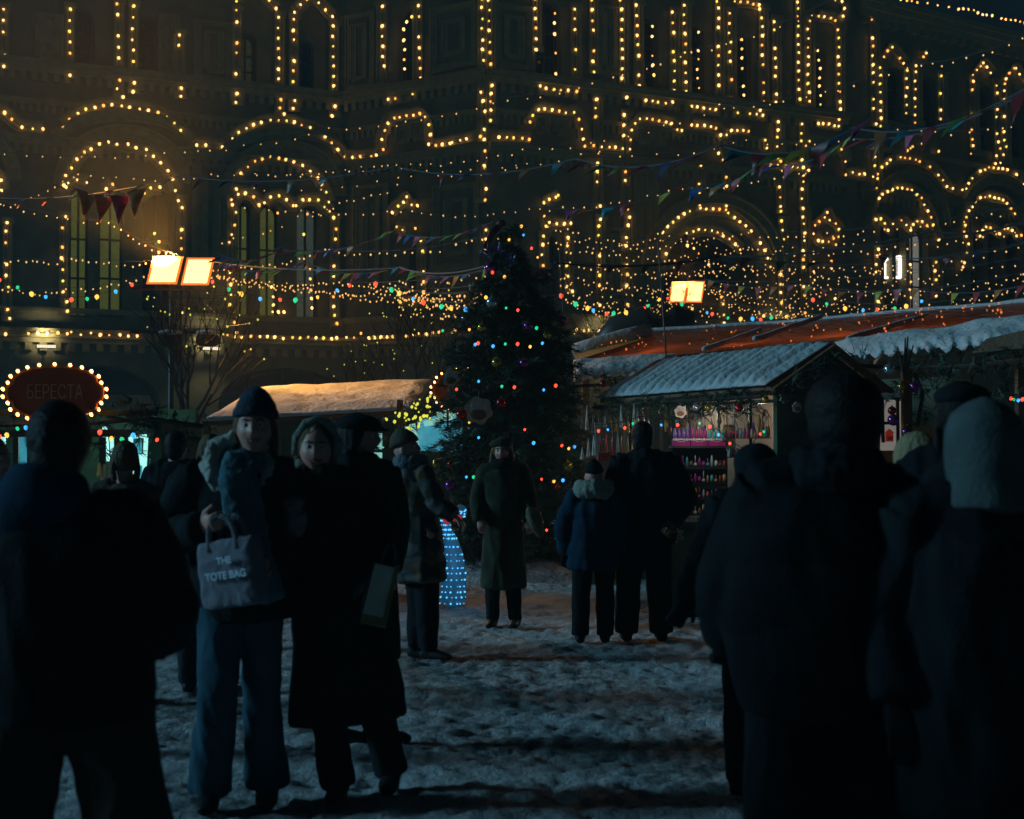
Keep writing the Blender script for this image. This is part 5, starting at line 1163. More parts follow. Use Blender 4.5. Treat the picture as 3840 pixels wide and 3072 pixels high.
m = MB(); m.add([P(3305, 1500, 14.9), P(3420, 1500, 14.8), P(3420, 1690, 14.8), P(3300, 1690, 14.9)], [(0, 3, 2, 1)]); m.build('lit_window_pane', M['shopwhite'], s4)
m = MB(); m.beam(P(3308, 1490, 14.6), P(3312, 1660, 14.6), .03, .03); m.beam(P(3260, 1587, 14.6), P(3360, 1587, 14.6), .03, .03); m.beam(P(3365, 1490, 14.6), P(3368, 1680, 14.6), .03, .03); m.build('window_frame', M['metal'], s4)
house = thing('toy_house', 'small bright red toy house in the lit window of the long stall', 'toy house', P(3335, 1640, 14.4)); c = P(3335, 1640, 14.4)
MB().box(c, (.07, .05, .09)).prism([c + Vector((-.045, -.03, .045)), c + Vector((.045, -.03, .045)), c + Vector((0, -.03, .085))], (0, .06, 0)).build('body', mat('red_toy', (.7, .06, .03), .5, emit=(.7, .06, .03), estr=.15, sampling='NONE'), house)
m = MB()
for i in (-1, 0, 1): m.box(c + Vector((i * .02, -.026, -.01)), (.010, .006, .04))
m.build('window', M['glass_dark'], house)
fir_garland('thick fir garland below the snowy eave of the long stall', [P(3190, 1370, 14.2), P(3400, 1380, 13.8), P(3600, 1375, 13.2), P(3880, 1345, 12.2)], .20, 30, seed=20, droop=.25)
fir_garland('fir branches hanging down beside the lit window of the long stall', [P(3430, 1400, 13.9), P(3460, 1480, 13.9), P(3440, 1600, 14)], .16, 30, seed=22, droop=.2)
fir_garland('snow-dusted fir garland under the small eave beside the tree', [P(2150, 1450, 17.2), P(2300, 1440, 17), P(2430, 1430, 17)], .14, 26, seed=23, droop=.1)
m = MB(); b0 = P(3390, 1420, 13.6)
for u, v in ((3366, 1300), (3395, 1268), (3405, 1262), (3425, 1295)): m.loft([b0, P(u, v, 13.6)], [.014, .007], seg=5)
tag(m.build('bare_twigs', M['bark']), 'four bare upright twigs standing before the snowy eave', 'twigs')
for u, v, r, k_, lab in [(3335, 1385, 22, 'silver', 'bluish bauble in the garland right of the gable'), (3430, 1450, 20, 'purple', 'dull bauble in the hanging fir branches'), (3585, 1385, 14, 'silver', 'shiny silver bauble high above the dark cap'), (3380, 1450, 14, 'gold', 'small gold bauble right of the gable'),
        (3820, 1345, 20, 'gold', 'gold bauble at the right edge of the garland'), (3345, 1540, 16, 'red', 'red bauble over the lit window'), (3350, 1575, 22, 'purple', 'large dark bauble hanging in the lit window'), (3400, 1620, 20, 'purple', 'purple bauble beside the blonde hair'), (2360, 1445, 15, 'red', 'bauble in the garland under the small eave')]:
    bauble(P(u, v, 13.3 if u > 3000 else 16.7), r / F * 13.3, k_, lab, 'baubles in the right stall garlands')
string('coloured_light_string', 'coloured bulbs at the right edge beside the hooded head', 'string lights', CS, [(3780, 1470, 12.5), (3830, 1490, 12.5), (3900, 1440, 12.5)], 6, [bulbmesh(M[k], 0.018, 1.4) for k in ('b_red', 'b_green', 'b_blue')], sag=.02, seq=True, drop=.02, jit=0, cm='cord')
# dark vehicle-like canopy hump behind the tarp: a rounded awning with snow
m = MB(); m.loft([P(2270, 1330, 26), P(2330, 1245, 26), P(2420, 1215, 26), P(2520, 1212, 26), P(2580, 1235, 26)], [(.35, .3)] * 5, seg=12); tag(m.build('awning', M['metal'], smooth=True), 'dark rounded awning behind the left end of the orange tarpaulin', 'awning')

# ------------------------------------------------------------------ LED figure by the tree
led = mat('blue_led', (.1, .4, .7), .3, var=0, emit=(0.10, 0.52, 1.0), estr=1.5, sampling='FRONT')
ledbody = mat('blue_lit_acrylic', (.10, .22, .34), .4, var=.2, scale=10, emit=(0.02, 0.11, 0.20), estr=.30, sampling='NONE')
y0 = 13.7; lf = thing('light_figure', 'glowing blue LED snow figure with a round head and a red scarf beside the tree', 'light sculpture', P(1700, 2265, y0))
m = MB(); sec = [(1698, 2262, 50), (1702, 2150, 46), (1699, 2080, 38), (1688, 2020, 26), (1676, 1985, 17), (1670, 1950, 19), (1665, 1935, 22)]
def scl(px): return px / F * y0
m.loft([P(u, v, y0) for u, v, r in sec], [(scl(r), scl(r) * .8) for u, v, r in sec], seg=18); m.build('body', ledbody, lf, smooth=True)
m = MB(); m.ball(P(1727, 1918, y0), (scl(25),) * 3, 16, 12); m.build('head', ledbody, lf, smooth=True)
m = MB()
for u0, v0, u1, v1, w_ in ((1645, 1932, 1690, 1948, .05), (1690, 1948, 1732, 1940, .05), (1665, 1945, 1680, 1965, .05)): m.beam(P(u0, v0, y0 - .1), P(u1, v1, y0 - .1), w_, .04)
m.build('scarf', mat('red_lit_scarf', (.6, .05, .05), .6, emit=(.8, .03, .05), estr=.35, sampling='NONE'), lf)
dot = bulbmesh(led, .0095, 1.0, 'led'); rr = random.Random(4); tot = 0
for i, (u, v, r) in enumerate(sec[:-1]):
    u2, v2, r2 = sec[i + 1]; n = max(2, int(abs(v - v2) / 22))
    for j in range(n):
        f = j / n; uu = u + (u2 - u) * f; vv = v + (v2 - v) * f + rr.uniform(-3, 3); R_ = r + (r2 - r) * f
        for a in (-.86, -.5, -.1, .3, .62, .88):
            if tot >= 88: continue
            c = P(uu, vv, y0); a = max(-.95, min(.95, a + rr.uniform(-.09, .09))); x = scl(R_) * a * 1.02; yy = -scl(R_) * .8 * sqrt(max(0, 1 - a * a)) - .008; inst('led', dot, c + Vector((x, yy, 0)), lf, scale=rr.uniform(.45, 1.2)); tot += 1
for i in range(12):
    th = rr.uniform(-1.2, 1.2); ph = rr.uniform(-1.0, 1.0); d = Vector((sin(th) * cos(ph), -cos(th) * cos(ph), sin(ph))); inst('led', dot, P(1727, 1918, y0) + d * scl(26), lf)
point(P(1700, 2100, y0 - .5), 2.2, (.2, .6, 1), .2, lf)
# ------------------------------------------------------------------ people
M['skin'] = mat('skin', (0.60, 0.27, 0.21), 0.5, var=.08, scale=14, sub=.1)
M['lips'] = mat('lips', (0.36, 0.07, 0.07), .4, var=0); M['teeth'] = mat('teeth', (.6, .58, .52), .3, var=0)
M['eye'] = mat('eyeball', (.55, .53, .5), .15, var=0); M['iris'] = mat('iris', (.03, .02, .015), .1, var=0); M['brow'] = mat('eyebrow_hair', (.05, .03, .02), .8, var=0)
def cloth(name, col, bump=.004, bs=90, rough=.9): return mat(name, col, rough, var=.18, scale=9, bump=bump, bscale=bs, spec=.12)
K = {'black': cloth('black_fabric', (.010, .014, .017)), 'puffer': cloth('black_puffer', (.0055, .0085, .011), rough=.8), 'navy': cloth('navy_hood_fabric', (.007, .032, .060)),
     'denim': cloth('blue_denim', (.032, .085, .12)), 'denim_dark': cloth('dark_denim', (.022, .035, .045)), 'brown_tr': cloth('brown_trousers', (.040, .034, .028)), 'green': cloth('dark_green_coat', (.022, .030, .018)),
     'olive': cloth('olive_coat', (.040, .045, .028)), 'grey': cloth('grey_knit', (.12, .15, .18), .010, 60), 'beanie': cloth('slate_beanie', (.035, .050, .075), .008, 70), 'scarf': cloth('blue_grey_scarf', (.07, .16, .20), .010, 50),
     'fur': cloth('pale_fur', (.42, .42, .38), .02, 60), 'hood': cloth('pale_blue_hood', (.075, .095, .095), .005, 80), 'brown': cloth('brown_knit', (.10, .075, .06), .010, 60), 'boot': cloth('dark_boot_leather', (.018, .018, .018), rough=.5),
     'white_boot': cloth('pale_boots', (.45, .42, .38)), 'blond': cloth('blond_hair', (.34, .26, .15), .012, 80, .5), 'dark_hair': cloth('dark_brown_hair', (.014, .013, .013), .008, 80, .5), 'brown_hair': cloth('brown_hair', (.12, .075, .04), .012, 80, .5),
     'glove': cloth('tan_glove', (.18, .10, .05)), 'mitten': cloth('fluffy_grey_mitten', (.20, .17, .18), .02, 50), 'canvas': cloth('taupe_canvas', (.21, .20, .24), .004, 120), 'white_sc': cloth('pale_knit_snood', (.26, .28, .24), .015, 60)}
cm = mat('camouflage_fabric', (.1, .08, .05), .8, var=0); t_ = cm.node_tree; vn = t_.nodes.new('ShaderNodeTexVoronoi'); vn.inputs['Scale'].default_value = 11
tcn = t_.nodes.new('ShaderNodeTexCoord'); t_.links.new(tcn.outputs['Object'], vn.inputs['Vector']); rp = t_.nodes.new('ShaderNodeValToRGB'); rp.color_ramp.interpolation = 'CONSTANT'
sp_ = t_.nodes.new('ShaderNodeSeparateColor'); t_.links.new(vn.outputs['Color'], sp_.inputs[0]); t_.links.new(sp_.outputs[0], rp.inputs[0]); rp.color_ramp.elements[0].color = (.025, .028, .030, 1)
rp.color_ramp.elements[1].position = .62; rp.color_ramp.elements[1].color = (.13, .075, .035, 1); q_ = rp.color_ramp.elements.new(.38); q_.color = (.05, .045, .035, 1); q2_ = rp.color_ramp.elements.new(.85); q2_.color = (.10, .10, .095, 1)
t_.links.new(rp.outputs[0], t_.nodes['Principled BSDF'].inputs['Base Color']); K['camo'] = cm

def remesh(mb, voxel, iters=3):
    me = mb.mesh('tmp', None); o = bpy.data.objects.new('tmp', me); COL.objects.link(o)
    r = o.modifiers.new('r', 'REMESH'); r.mode = 'VOXEL'; r.voxel_size = voxel
    s_ = o.modifiers.new('s', 'SMOOTH'); s_.iterations = iters; s_.factor = .6
    dg = bpy.context.evaluated_depsgraph_get(); dg.update(); out = bpy.data.meshes.new_from_object(o.evaluated_get(dg)); bpy.data.objects.remove(o); bpy.data.meshes.remove(me)
    return out
def finish(name, me, m, parent, fold=0.0, fs=(5, 5, 2.2), quilt=0, qa=.012, fuzz=0.0, seed=0.0, smooth=True, label=None):
    if fold or quilt or fuzz:
        me.update(); ns = [v.normal.copy() for v in me.vertices]
        for v, n in zip(me.vertices, ns):
            c = v.co; d = 0.0
            if fold:
                a = noise.noise(Vector((c.x * fs[0] + seed, c.y * fs[1], c.z * fs[2]))); b = noise.noise(Vector((c.x * fs[0] * 2.3, c.y * fs[1] * 2.3 + seed, c.z * fs[2] * 2.1 + c.x * 3)))
                d += fold * (1 - 2.2 * abs(a)) * .7 + fold * .5 * (1 - 2 * abs(b)) - fold * .3
            if quilt: d += qa * (abs(sin(pi * (c.z + .06 * noise.noise(c * 3)) / quilt)) ** .6 - .6)
            if fuzz: d += fuzz * noise.noise(c * 45) + fuzz * noise.noise(c * 22)
            v.co = c + n * d
    me.materials.clear(); me.materials.append(m); me.name = name
    for p in me.polygons: p.use_smooth = smooth
    o = bpy.data.objects.new(name, me); COL.objects.link(o); o.parent = parent
    if label: o['label'] = label
    return o

def head_mb(mb, c, yaw, s=1.0, tilt=0.0, roll=0.0):
    R = Matrix.Rotation(yaw, 3, 'Z') @ Matrix.Rotation(tilt, 3, 'X') @ Matrix.Rotation(roll, 3, 'Y'); vs = []; fs = []; seg, rings = 40, 30
    def g(x, z, x0, z0, sx, sz_): return exp(-((x - x0) / sx) ** 2 - ((z - z0) / sz_) ** 2)
    for i in range(1, rings):
        ph = pi * i / rings
        for k in range(seg):
            th = 2 * pi * k / seg; n = Vector((sin(ph) * cos(th), sin(ph) * sin(th), cos(ph))); p = Vector((n.x * .076, n.y * .094, n.z * .120))
            if n.z < -.15: q = (-n.z - .15) / .85; p.x *= 1 - .30 * q; p.y *= 1 - .10 * q
            if n.z > 0 and n.y > 0: p.y *= 1.06
            if n.y < 0:
                x, z = p.x, p.z; f = 0.0
                f += .024 * g(x, z, 0, -.018, .013, .022) + .010 * g(x, z, 0, .008, .010, .03); f -= .011 * (g(x, z, .031, .012, .017, .012) + g(x, z, -.031, .012, .017, .012))
                f += .005 * g(x, z, 0, .034, .06, .010); f += .006 * g(x, z, 0, -.055, .022, .010); f -= .003 * g(x, z, 0, -.070, .02, .006); f += .010 * g(x, z, 0, -.095, .022, .016); f += .006 * (g(x, z, .042, -.022, .02, .02) + g(x, z, -.042, -.022, .02, .02))
                p.y -= f
            vs.append(p)
    vs += [Vector((0, 0, .12)), Vector((0, -.012, -.12))]
    for i in range(rings - 2):
        for k in range(seg): k2 = (k + 1) % seg; fs.append((i * seg + k, (i + 1) * seg + k, (i + 1) * seg + k2, i * seg + k2))
    a = len(vs) - 2
    for k in range(seg): k2 = (k + 1) % seg; fs.append((a, k, k2)); fs.append((a + 1, (rings - 2) * seg + k2, (rings - 2) * seg + k))
    mb.add([c + R @ (p * s) for p in vs], fs)
    for sx in (-1, 1): mb.ball(c + R @ (Vector((sx * .077, .008, -.005)) * s), (.012 * s, .02 * s, .032 * s), 10, 8, R)
    return R
def face_parts(c, R, s, parent, smile=False, brow='brow'):
    for sx in (-1, 1):
        e = MB().ball(c + R @ (Vector((sx * .031, -.0775, .012)) * s), .0115 * s, 10, 8).build('eye', M['eye'], parent, True)
        MB().ball(c + R @ (Vector((sx * .031, -.0875, .012)) * s), (.0052 * s, .003 * s, .0052 * s), 8, 6).build('iris', M['iris'], e)
        m = MB(); m.loft([c + R @ (Vector((sx * .014, -.093, .031)) * s), c + R @ (Vector((sx * .032, -.091, .037)) * s), c + R @ (Vector((sx * .050, -.078, .031)) * s)], [.003 * s, .0045 * s, .002 * s], seg=6); m.build('eyebrow', M[brow], parent)
    w_ = .034 if smile else .022; up = .006 if smile else .001
    m = MB(); pts = [c + R @ (Vector((x * w_, -.0985 + .016 * x * x, -.056 + up * x * x * 1.6)) * s) for x in (-1, -.5, 0, .5, 1)]
    m.loft(pts, [.003 * s, .006 * s, .0065 * s, .006 * s, .003 * s], seg=6); m.build('lips', M['lips'], parent)
    if smile:
        m = MB(); pts = [p + R @ Vector((0, -.003, .0005)) * s for p in pts[1:4]]; m.loft(pts, [.0025 * s, .0032 * s, .0025 * s], seg=6); m.build('teeth', M['teeth'], parent)
def hand_mb(mb, w, d, nrm, s=1.0, curl=.5, side=1):
    """wrist w, direction d, palm normal nrm; four fingers of different length and a thumb off the palm's side"""
    d = Vector(d).normalized(); n = (Vector(nrm) - d * Vector(nrm).dot(d)).normalized(); x = d.cross(n) * side; w = Vector(w)
    mb.loft([w - d * .02, w + d * .03 * s, w + d * .085 * s], [(.024 * s, .018 * s), (.036 * s, .016 * s), (.040 * s, .013 * s)], seg=14, ref=x)
    for i, (o, L) in enumerate(((-.030, .066), (-.010, .078), (.010, .073), (.029, .056))):
        p = w + d * .082 * s + x * o * s; a = 0.0; pts = [p]; rr = .0088 * s
        for k_, f in enumerate((.42, .32, .26)):
            a += curl * (.6 + .25 * k_ + .06 * i); q = d * cos(a) + n * sin(a); p = p + q * L * f * s * 1.15; pts.append(p)
        mb.loft(pts, [rr * 1.05, rr, rr * .92, rr * .78], seg=8, cap=.8)
    p = w + d * .028 * s - x * .028 * s; q1 = (d * .6 - x * .8 + n * .2).normalized(); q2 = (d * .9 - x * .3 + n * .45).normalized()
    mb.loft([p, p + q1 * .032 * s, p + q1 * .032 * s + q2 * .028 * s, p + q1 * .032 * s + q2 * .05 * s], [.014 * s, .0115 * s, .0105 * s, .0085 * s], seg=8, cap=.8)

def person(label, u, y, H=1.75, yaw=0, J=None, head_yaw=None, tilt=0, roll=0, coat=None, trousers=None, boots='boot', hat=None, hair=None, scarf=None, gloves=None, vox=.014, face=False, smile=False, curl=(.5, .5), extra=None, palm=((0, 1, 0), (0, 1, 0)), hands=True):
    root = thing('person', label, 'person', (0, 0, 0)); s = H / 1.75; X0 = (u - 1920) / F * y
    f = Vector((sin(radians(yaw)), -cos(radians(yaw)), 0)); r = Vector((cos(radians(yaw)), sin(radians(yaw)), 0))   # r: local right axis of the figure in plan
    D = dict(hipL=(-.10, 0, .93), hipR=(.10, 0, .93), kneeL=(-.11, -.02, .50), kneeR=(.11, -.02, .50), ankL=(-.11, 0, .09), ankR=(.11, 0, .09), pel=(0, 0, .96), waist=(0, 0, 1.10), chest=(0, 0, 1.30), neck=(0, 0, 1.445),
             shL=(-.175, 0, 1.385), shR=(.175, 0, 1.385), elL=(-.26, .02, 1.14), elR=(.26, .02, 1.14), wrL=(-.25, -.06, .90), wrR=(.25, -.06, .90), head=(0, -.01, 1.625))
    if J: D.update(J)
    D = {k_: Vector(v) * s for k_, v in D.items()}      # coordinates are (picture right, away from camera, up) in metres
    hy = radians(yaw if head_yaw is None else head_yaw); shx = Vector((D['shR'] - D['shL'])); shx.z = 0; shx = shx.normalized() if shx.length > .05 else r
    b = MB()
    b.loft([D['pel'] - Vector((0, 0, .06 * s)), D['pel'], D['waist'], D['chest'], D['chest'].lerp(D['neck'], .6), D['neck']], [(.13 * s, .10 * s), (.155 * s, .11 * s), (.13 * s, .10 * s), (.165 * s, .11 * s), (.15 * s, .09 * s), (.07 * s, .07 * s)], seg=20, ref=shx)
    hc = D['head']; b.loft([D['neck'] - Vector((0, 0, .03)), D['neck'].lerp(hc, .5), hc - Vector((0, 0, .05))], [.062 * s, .055 * s, .055 * s], seg=14)
    R = head_mb(b, hc, hy, s, tilt, roll)
    for q in 'LR':
        b.loft([D['sh' + q].lerp(D['chest'], .25), D['sh' + q], D['el' + q], D['wr' + q]], [.055 * s, .052 * s, .040 * s, .026 * s], seg=12)
        b.loft([D['hip' + q] + Vector((0, 0, .04)), D['knee' + q], D['ank' + q]], [.085 * s, .055 * s, .038 * s], seg=12)
        fd = f * .17 * s; a = D['ank' + q]; b.loft([a + Vector((0, 0, -.02)), a + fd * .3 + Vector((0, 0, -.045 * s)), a + fd + Vector((0, 0, -.06 * s))], [(.04 * s), (.042 * s, .035 * s), (.04 * s, .02 * s)], seg=10)
        if hands:
            hd = (D['wr' + q] - D['el' + q]).normalized()
            hand_mb(b, D['wr' + q], hd, palm[0 if q == 'L' else 1], s, curl[0 if q == 'L' else 1], -1 if q == 'L' else 1)
    bodyv = min(vox, .0085) if (face or gloves is None and hands and y < 7) else vox
    finish('body', remesh(b, bodyv, 1), M['skin'], root)
    if face: face_parts(hc, R, s, root, smile)
    if coat:
        c = dict(m='black', hem=.80, hw=(.22, .16), waist=(.20, .15), chest=(.22, .155), sh=(.215, .13), slv=(.085, .075, .060), fold=.018, quilt=0, qa=.014, off=(0, 0)); c.update(coat); m = MB()
        hem = Vector((c['off'][0] * s, c['off'][1] * s, c['hem'] * s)) + Vector((D['pel'].x, D['pel'].y, 0)); S_ = lambda t: (t[0] * s, t[1] * s)
        pts = [hem]; rad = [S_(c['hw'])]
        if c['hem'] < .7: pts.append(hem.lerp(D['waist'], .45)); rad.append(S_(((c['hw'][0] + c['waist'][0]) / 2 * 1.0, (c['hw'][1] + c['waist'][1]) / 2)))
        pts += [D['waist'], D['chest'], D['chest'].lerp(D['neck'], .55), D['neck'] - Vector((0, 0, .012 * s)), D['neck'] + Vector((0, 0, .035 * s))]; rad += [S_(c['waist']), S_(c['chest']), S_(c['sh']), S_((.135, .115)), S_((.085, .088))]
        m.loft(pts, rad, seg=28, ref=shx, cap=.06)
        for q in 'LR': m.loft([D['neck'] - Vector((0, 0, .02 * s)), D['neck'].lerp(D['sh' + q], .5) + Vector((0, 0, .012 * s)), D['sh' + q]], [.075 * s, .082 * s, c['slv'][0] * .98 * s], seg=16)
        for q in 'LR':
            a, e, w_ = D['sh' + q], D['el' + q], D['wr' + q]; sl = c['slv']
            m.loft([a.lerp(D['chest'], .3), a, a.lerp(e, .5), e, e.lerp(w_, .55), w_ + (w_ - e).normalized() * .0], [sl[0] * s * .95, sl[0] * s, (sl[0] + sl[1]) / 2 * s, sl[1] * s, (sl[1] + sl[2]) / 2 * 1.05 * s, sl[2] * s], seg=16, cap=.1)
        finish('coat', remesh(m, vox, 3), K[c['m']], root, c['fold'], quilt=c['quilt'], qa=c['qa'], seed=u * .01)
    if trousers:
        c = dict(m='denim_dark', r=(.105, .078, .065), fold=.012, top=.98); c.update(trousers); m = MB()
        m.loft([D['pel'] + Vector((0, 0, (c['top'] - .96) * s)), D['pel'], D['pel'] - Vector((0, 0, .10 * s))], [(.155 * s, .115 * s), (.165 * s, .12 * s), (.15 * s, .11 * s)], seg=22, ref=shx)
        for q in 'LR': m.loft([D['hip' + q] + Vector((0, 0, .03 * s)), D['hip' + q].lerp(D['knee' + q], .5), D['knee' + q], D['knee' + q].lerp(D['ank' + q], .55), D['ank' + q] - Vector((0, 0, .015 * s))], [c['r'][0] * s, (c['r'][0] + c['r'][1]) / 2 * s, c['r'][1] * s, (c['r'][1] + c['r'][2]) / 2 * s, c['r'][2] * s], seg=16, cap=.1)
        finish('trousers', remesh(m, vox, 2), K[c['m']], root, c['fold'], (7, 7, 3.5), seed=u * .02)
    if boots:
        for q in 'LR':
            m = MB(); a = D['ank' + q]; fd = f * s; m.loft([a + Vector((0, 0, .06 * s)), a, a + Vector((0, 0, -.035 * s))], [.052 * s, .056 * s, .055 * s], seg=14)
            m.loft([a - fd * .06 + Vector((0, 0, -.055 * s)), a + fd * .04 + Vector((0, 0, -.045 * s)), a + fd * .12 + Vector((0, 0, -.055 * s)), a + fd * .19 + Vector((0, 0, -.062 * s))], [(.042 * s, .035 * s), (.05 * s, .045 * s), (.05 * s, .034 * s), (.038 * s, .024 * s)], seg=14, ref=(0, 0, 1) if abs(yaw) in (0, 180) and False else f.cross(Vector((0, 0, 1))))
            finish('boot', remesh(m, .011, 2), K[boots], root)
    if hat:
        m = MB(); k_ = hat[0]; fy = R @ Vector((0, -1, 0)); upv = R @ Vector((0, 0, 1)); L = lambda x, y_, z: hc + R @ (Vector((x, y_, z)) * s)
        if k_ == 'beanie':
            m.loft([L(0, .006, .052), L(0, .010, .075), L(0, .014, .11), L(0, .018, .15), L(0, .02, .178)], [(.092 * s, .112 * s), (.091 * s, .110 * s), (.082 * s, .098 * s), (.055 * s, .066 * s), (.022 * s, .024 * s)], seg=22, ref=R @ Vector((1, 0, 0)), cap=.4)
            m.loft([L(0, .006, .045), L(0, .008, .078)], [(.098 * s, .117 * s), (.097 * s, .116 * s)], seg=24, ref=R @ Vector((1, 0, 0)), cap=.05); fz = .002
        elif k_ == 'fur':
            m.ball(L(0, .01, .055), (.110 * s, .124 * s, .098 * s), 24, 16, R); m.ball(L(0, .02, .0), (.105 * s, .112 * s, .085 * s), 22, 14, R); m.ball(L(0, .03, -.06), (.085 * s, .08 * s, .07 * s), 22, 14, R); fz = .002
        elif k_ == 'crop':     # short dark hair / tight cap
            m.ball(L(0, .016, .030), (.090 * s, .106 * s, .108 * s), 24, 18, R); m.ball(L(0, .055, -.03), (.075 * s, .055 * s, .075 * s), 18, 12, R); fz = .003
        elif k_ == 'beret':
            m.ball(L(-.012, .015, .085), (.118 * s, .12 * s, .045 * s), 22, 12, R @ Matrix.Rotation(-.25, 3, 'Y')); m.loft([L(0, 0, .045), L(0, .003, .075)], [(.090 * s, .107 * s)] * 2, seg=20, ref=R @ Vector((1, 0, 0)), cap=.05); fz = .002
        elif k_ == 'cap':
            m.ball(L(0, .01, .075), (.105 * s, .122 * s, .052 * s), 22, 12, R); m.ball(L(0, -.105, .050), (.072 * s, .06 * s, .010 * s), 18, 8, R @ Matrix.Rotation(.25, 3, 'X')); m.loft([L(0, .0, .03), L(0, .003, .07)], [(.088 * s, .106 * s)] * 2, seg=20, ref=R @ Vector((1, 0, 0)), cap=.05); fz = 0
        elif k_ == 'hood':
            m.loft([L(0, .03, -.17), L(0, .03, -.10), L(0, .022, -.02), L(0, .018, .045), L(0, .02, .09), L(0, .02, .12)], [(.130 * s, .13 * s), (.105 * s, .115 * s), (.110 * s, .130 * s), (.108 * s, .130 * s), (.090 * s, .110 * s), (.052 * s, .062 * s)], seg=26, ref=R @ Vector((1, 0, 0)), cap=.4); fz = 0
        finish({'crop': 'hair', 'hood': 'hood'}.get(k_, 'hat'), remesh(m, min(vox, .010), 2), K[hat[1]], root, fuzz=fz, fold=.006 if k_ == 'hood' else 0)
        if k_ == 'fur' and len(hat) > 2: pass
    if hair:
        m = MB(); L = lambda x, y_, z: hc + R @ (Vector((x, y_, z)) * s)
        if hair[0] == 'long':
            m.ball(L(0, .02, .02), (.090 * s, .105 * s, .115 * s), 22, 16, R); 
            for sx in (-1, 1): m.loft([L(sx * .078, .0, .03), L(sx * .092, -.005, -.06), L(sx * .10, -.02, -.17), L(sx * .105, -.03, -.28), L(sx * .10, -.05, -.36)], [(.018 * s, .04 * s), (.024 * s, .045 * s), (.030 * s, .045 * s), (.028 * s, .04 * s), (.012 * s, .02 * s)], seg=12, ref=R @ Vector((1, 0, 0)))
            m.loft([L(0, .06, 0), L(0, .085, -.12), L(0, .09, -.24)], [(.08 * s, .05 * s), (.10 * s, .04 * s), (.09 * s, .03 * s)], seg=16, ref=R @ Vector((1, 0, 0)))
        elif hair[0] == 'back':
            m.ball(L(0, .022, .026), (.086 * s, .100 * s, .108 * s), 22, 16, R)
            for sx in (-1, 1): m.loft([L(sx * .074, .02, .03), L(sx * .082, .03, -.06), L(sx * .07, .05, -.13)], [(.016 * s, .04 * s), (.018 * s, .04 * s), (.02 * s, .03 * s)], seg=10, ref=R @ Vector((1, 0, 0)))
            if len(hair) > 2: m.ball(L(0, .10, .09), .045 * s, 14, 10)
        finish('hair', remesh(m, .009, 1), K[hair[1]], root, fold=.006, fs=(26, 26, 3))
    if scarf:
        m = MB(); c = D['neck'] + Vector((0, 0, .015 * s)); n = 16; big = scarf[1]
        ring = [c + shx * cos(2 * pi * i / n) * (.085 * big + .012 * sin(i * 2.1)) * s + Vector((-shx.y, shx.x, 0)) * sin(2 * pi * i / n) * .088 * big * s + Vector((0, 0, .012 * sin(i * 1.7) - .01 * sin(2 * pi * i / n))) * s for i in range(n + 1)]
        m.loft(ring, [.042 * big * s] * (n + 1), seg=12, ref=(0, 0, 1)); ring2 = [p + Vector((0, 0, .035 * big * s)) for p in ring]; m.loft(ring2, [.030 * big * s] * (n + 1), seg=12, ref=(0, 0, 1))
        for tail in (scarf[2] if len(scarf) > 2 else []): m.loft([Vector(p) * s for p in tail], [(.055 * s, .022 * s)] * len(tail), seg=14, ref=(1, 0, 0))
        finish('scarf', remesh(m, .011, 2), K[scarf[0]], root, .010, (14, 14, 8), fuzz=.002, seed=3)
    if gloves:
        for q in 'LR':
            if q not in gloves[1]: continue
            m = MB(); w_ = D['wr' + q]; d = (w_ - D['el' + q]).normalized(); g = 1.28
            hand_mb(m, w_, d, palm[0 if q == 'L' else 1], s * g, curl[0 if q == 'L' else 1], -1 if q == 'L' else 1); m.loft([w_ - d * .05, w_ + d * .01], [.036 * s, .036 * s], seg=12)
            finish('glove', remesh(m, .008, 1), K[gloves[0]], root)
    if extra: extra(root, D, s, hc, R, X0)
    root.location = (X0, y, 0)
    return root

def tails(*a): return a
# 1 foreground left man seen from behind
def fur_edge(root, D, s, hc, R, X0): pass
person('person in a black padded jacket and blue hood seen from behind under the oval sign', 232, 3.95, 1.705, 180,
       J=dict(shL=(-.21, 0, 1.40), shR=(.21, 0, 1.40), elL=(-.33, .05, 1.14), elR=(.285, .03, 1.15), wrL=(-.24, .22, 1.02), wrR=(.22, .20, 1.05), hipL=(-.11, 0, .90), hipR=(.12, 0, .90), kneeL=(-.15, 0, .50), kneeR=(.22, -.02, .50), ankL=(-.17, .0, .09), ankR=(.30, -.05, .09)),
       coat=dict(m='puffer', hem=.85, hw=(.275, .20), waist=(.265, .20), chest=(.26, .19), sh=(.22, .15), slv=(.10, .105, .075), fold=.016), trousers=dict(m='brown_tr', r=(.135, .115, .10), fold=.014), hat=('crop', 'dark_hair'), gloves=('black', 'LR'),
       extra=lambda root, D, s, hc, R, X0: (finish('hood', remesh(MB().loft([D['neck'] + Vector((-.06, .0, -.06)), D['neck'] + Vector((-.035, -.03, .04)), D['neck'] + Vector((-.03, -.01, .10))], [(.16, .14), (.13, .13), (.10, .11)], seg=22, cap=.2), .012, 3), K['navy'], root, .008)))
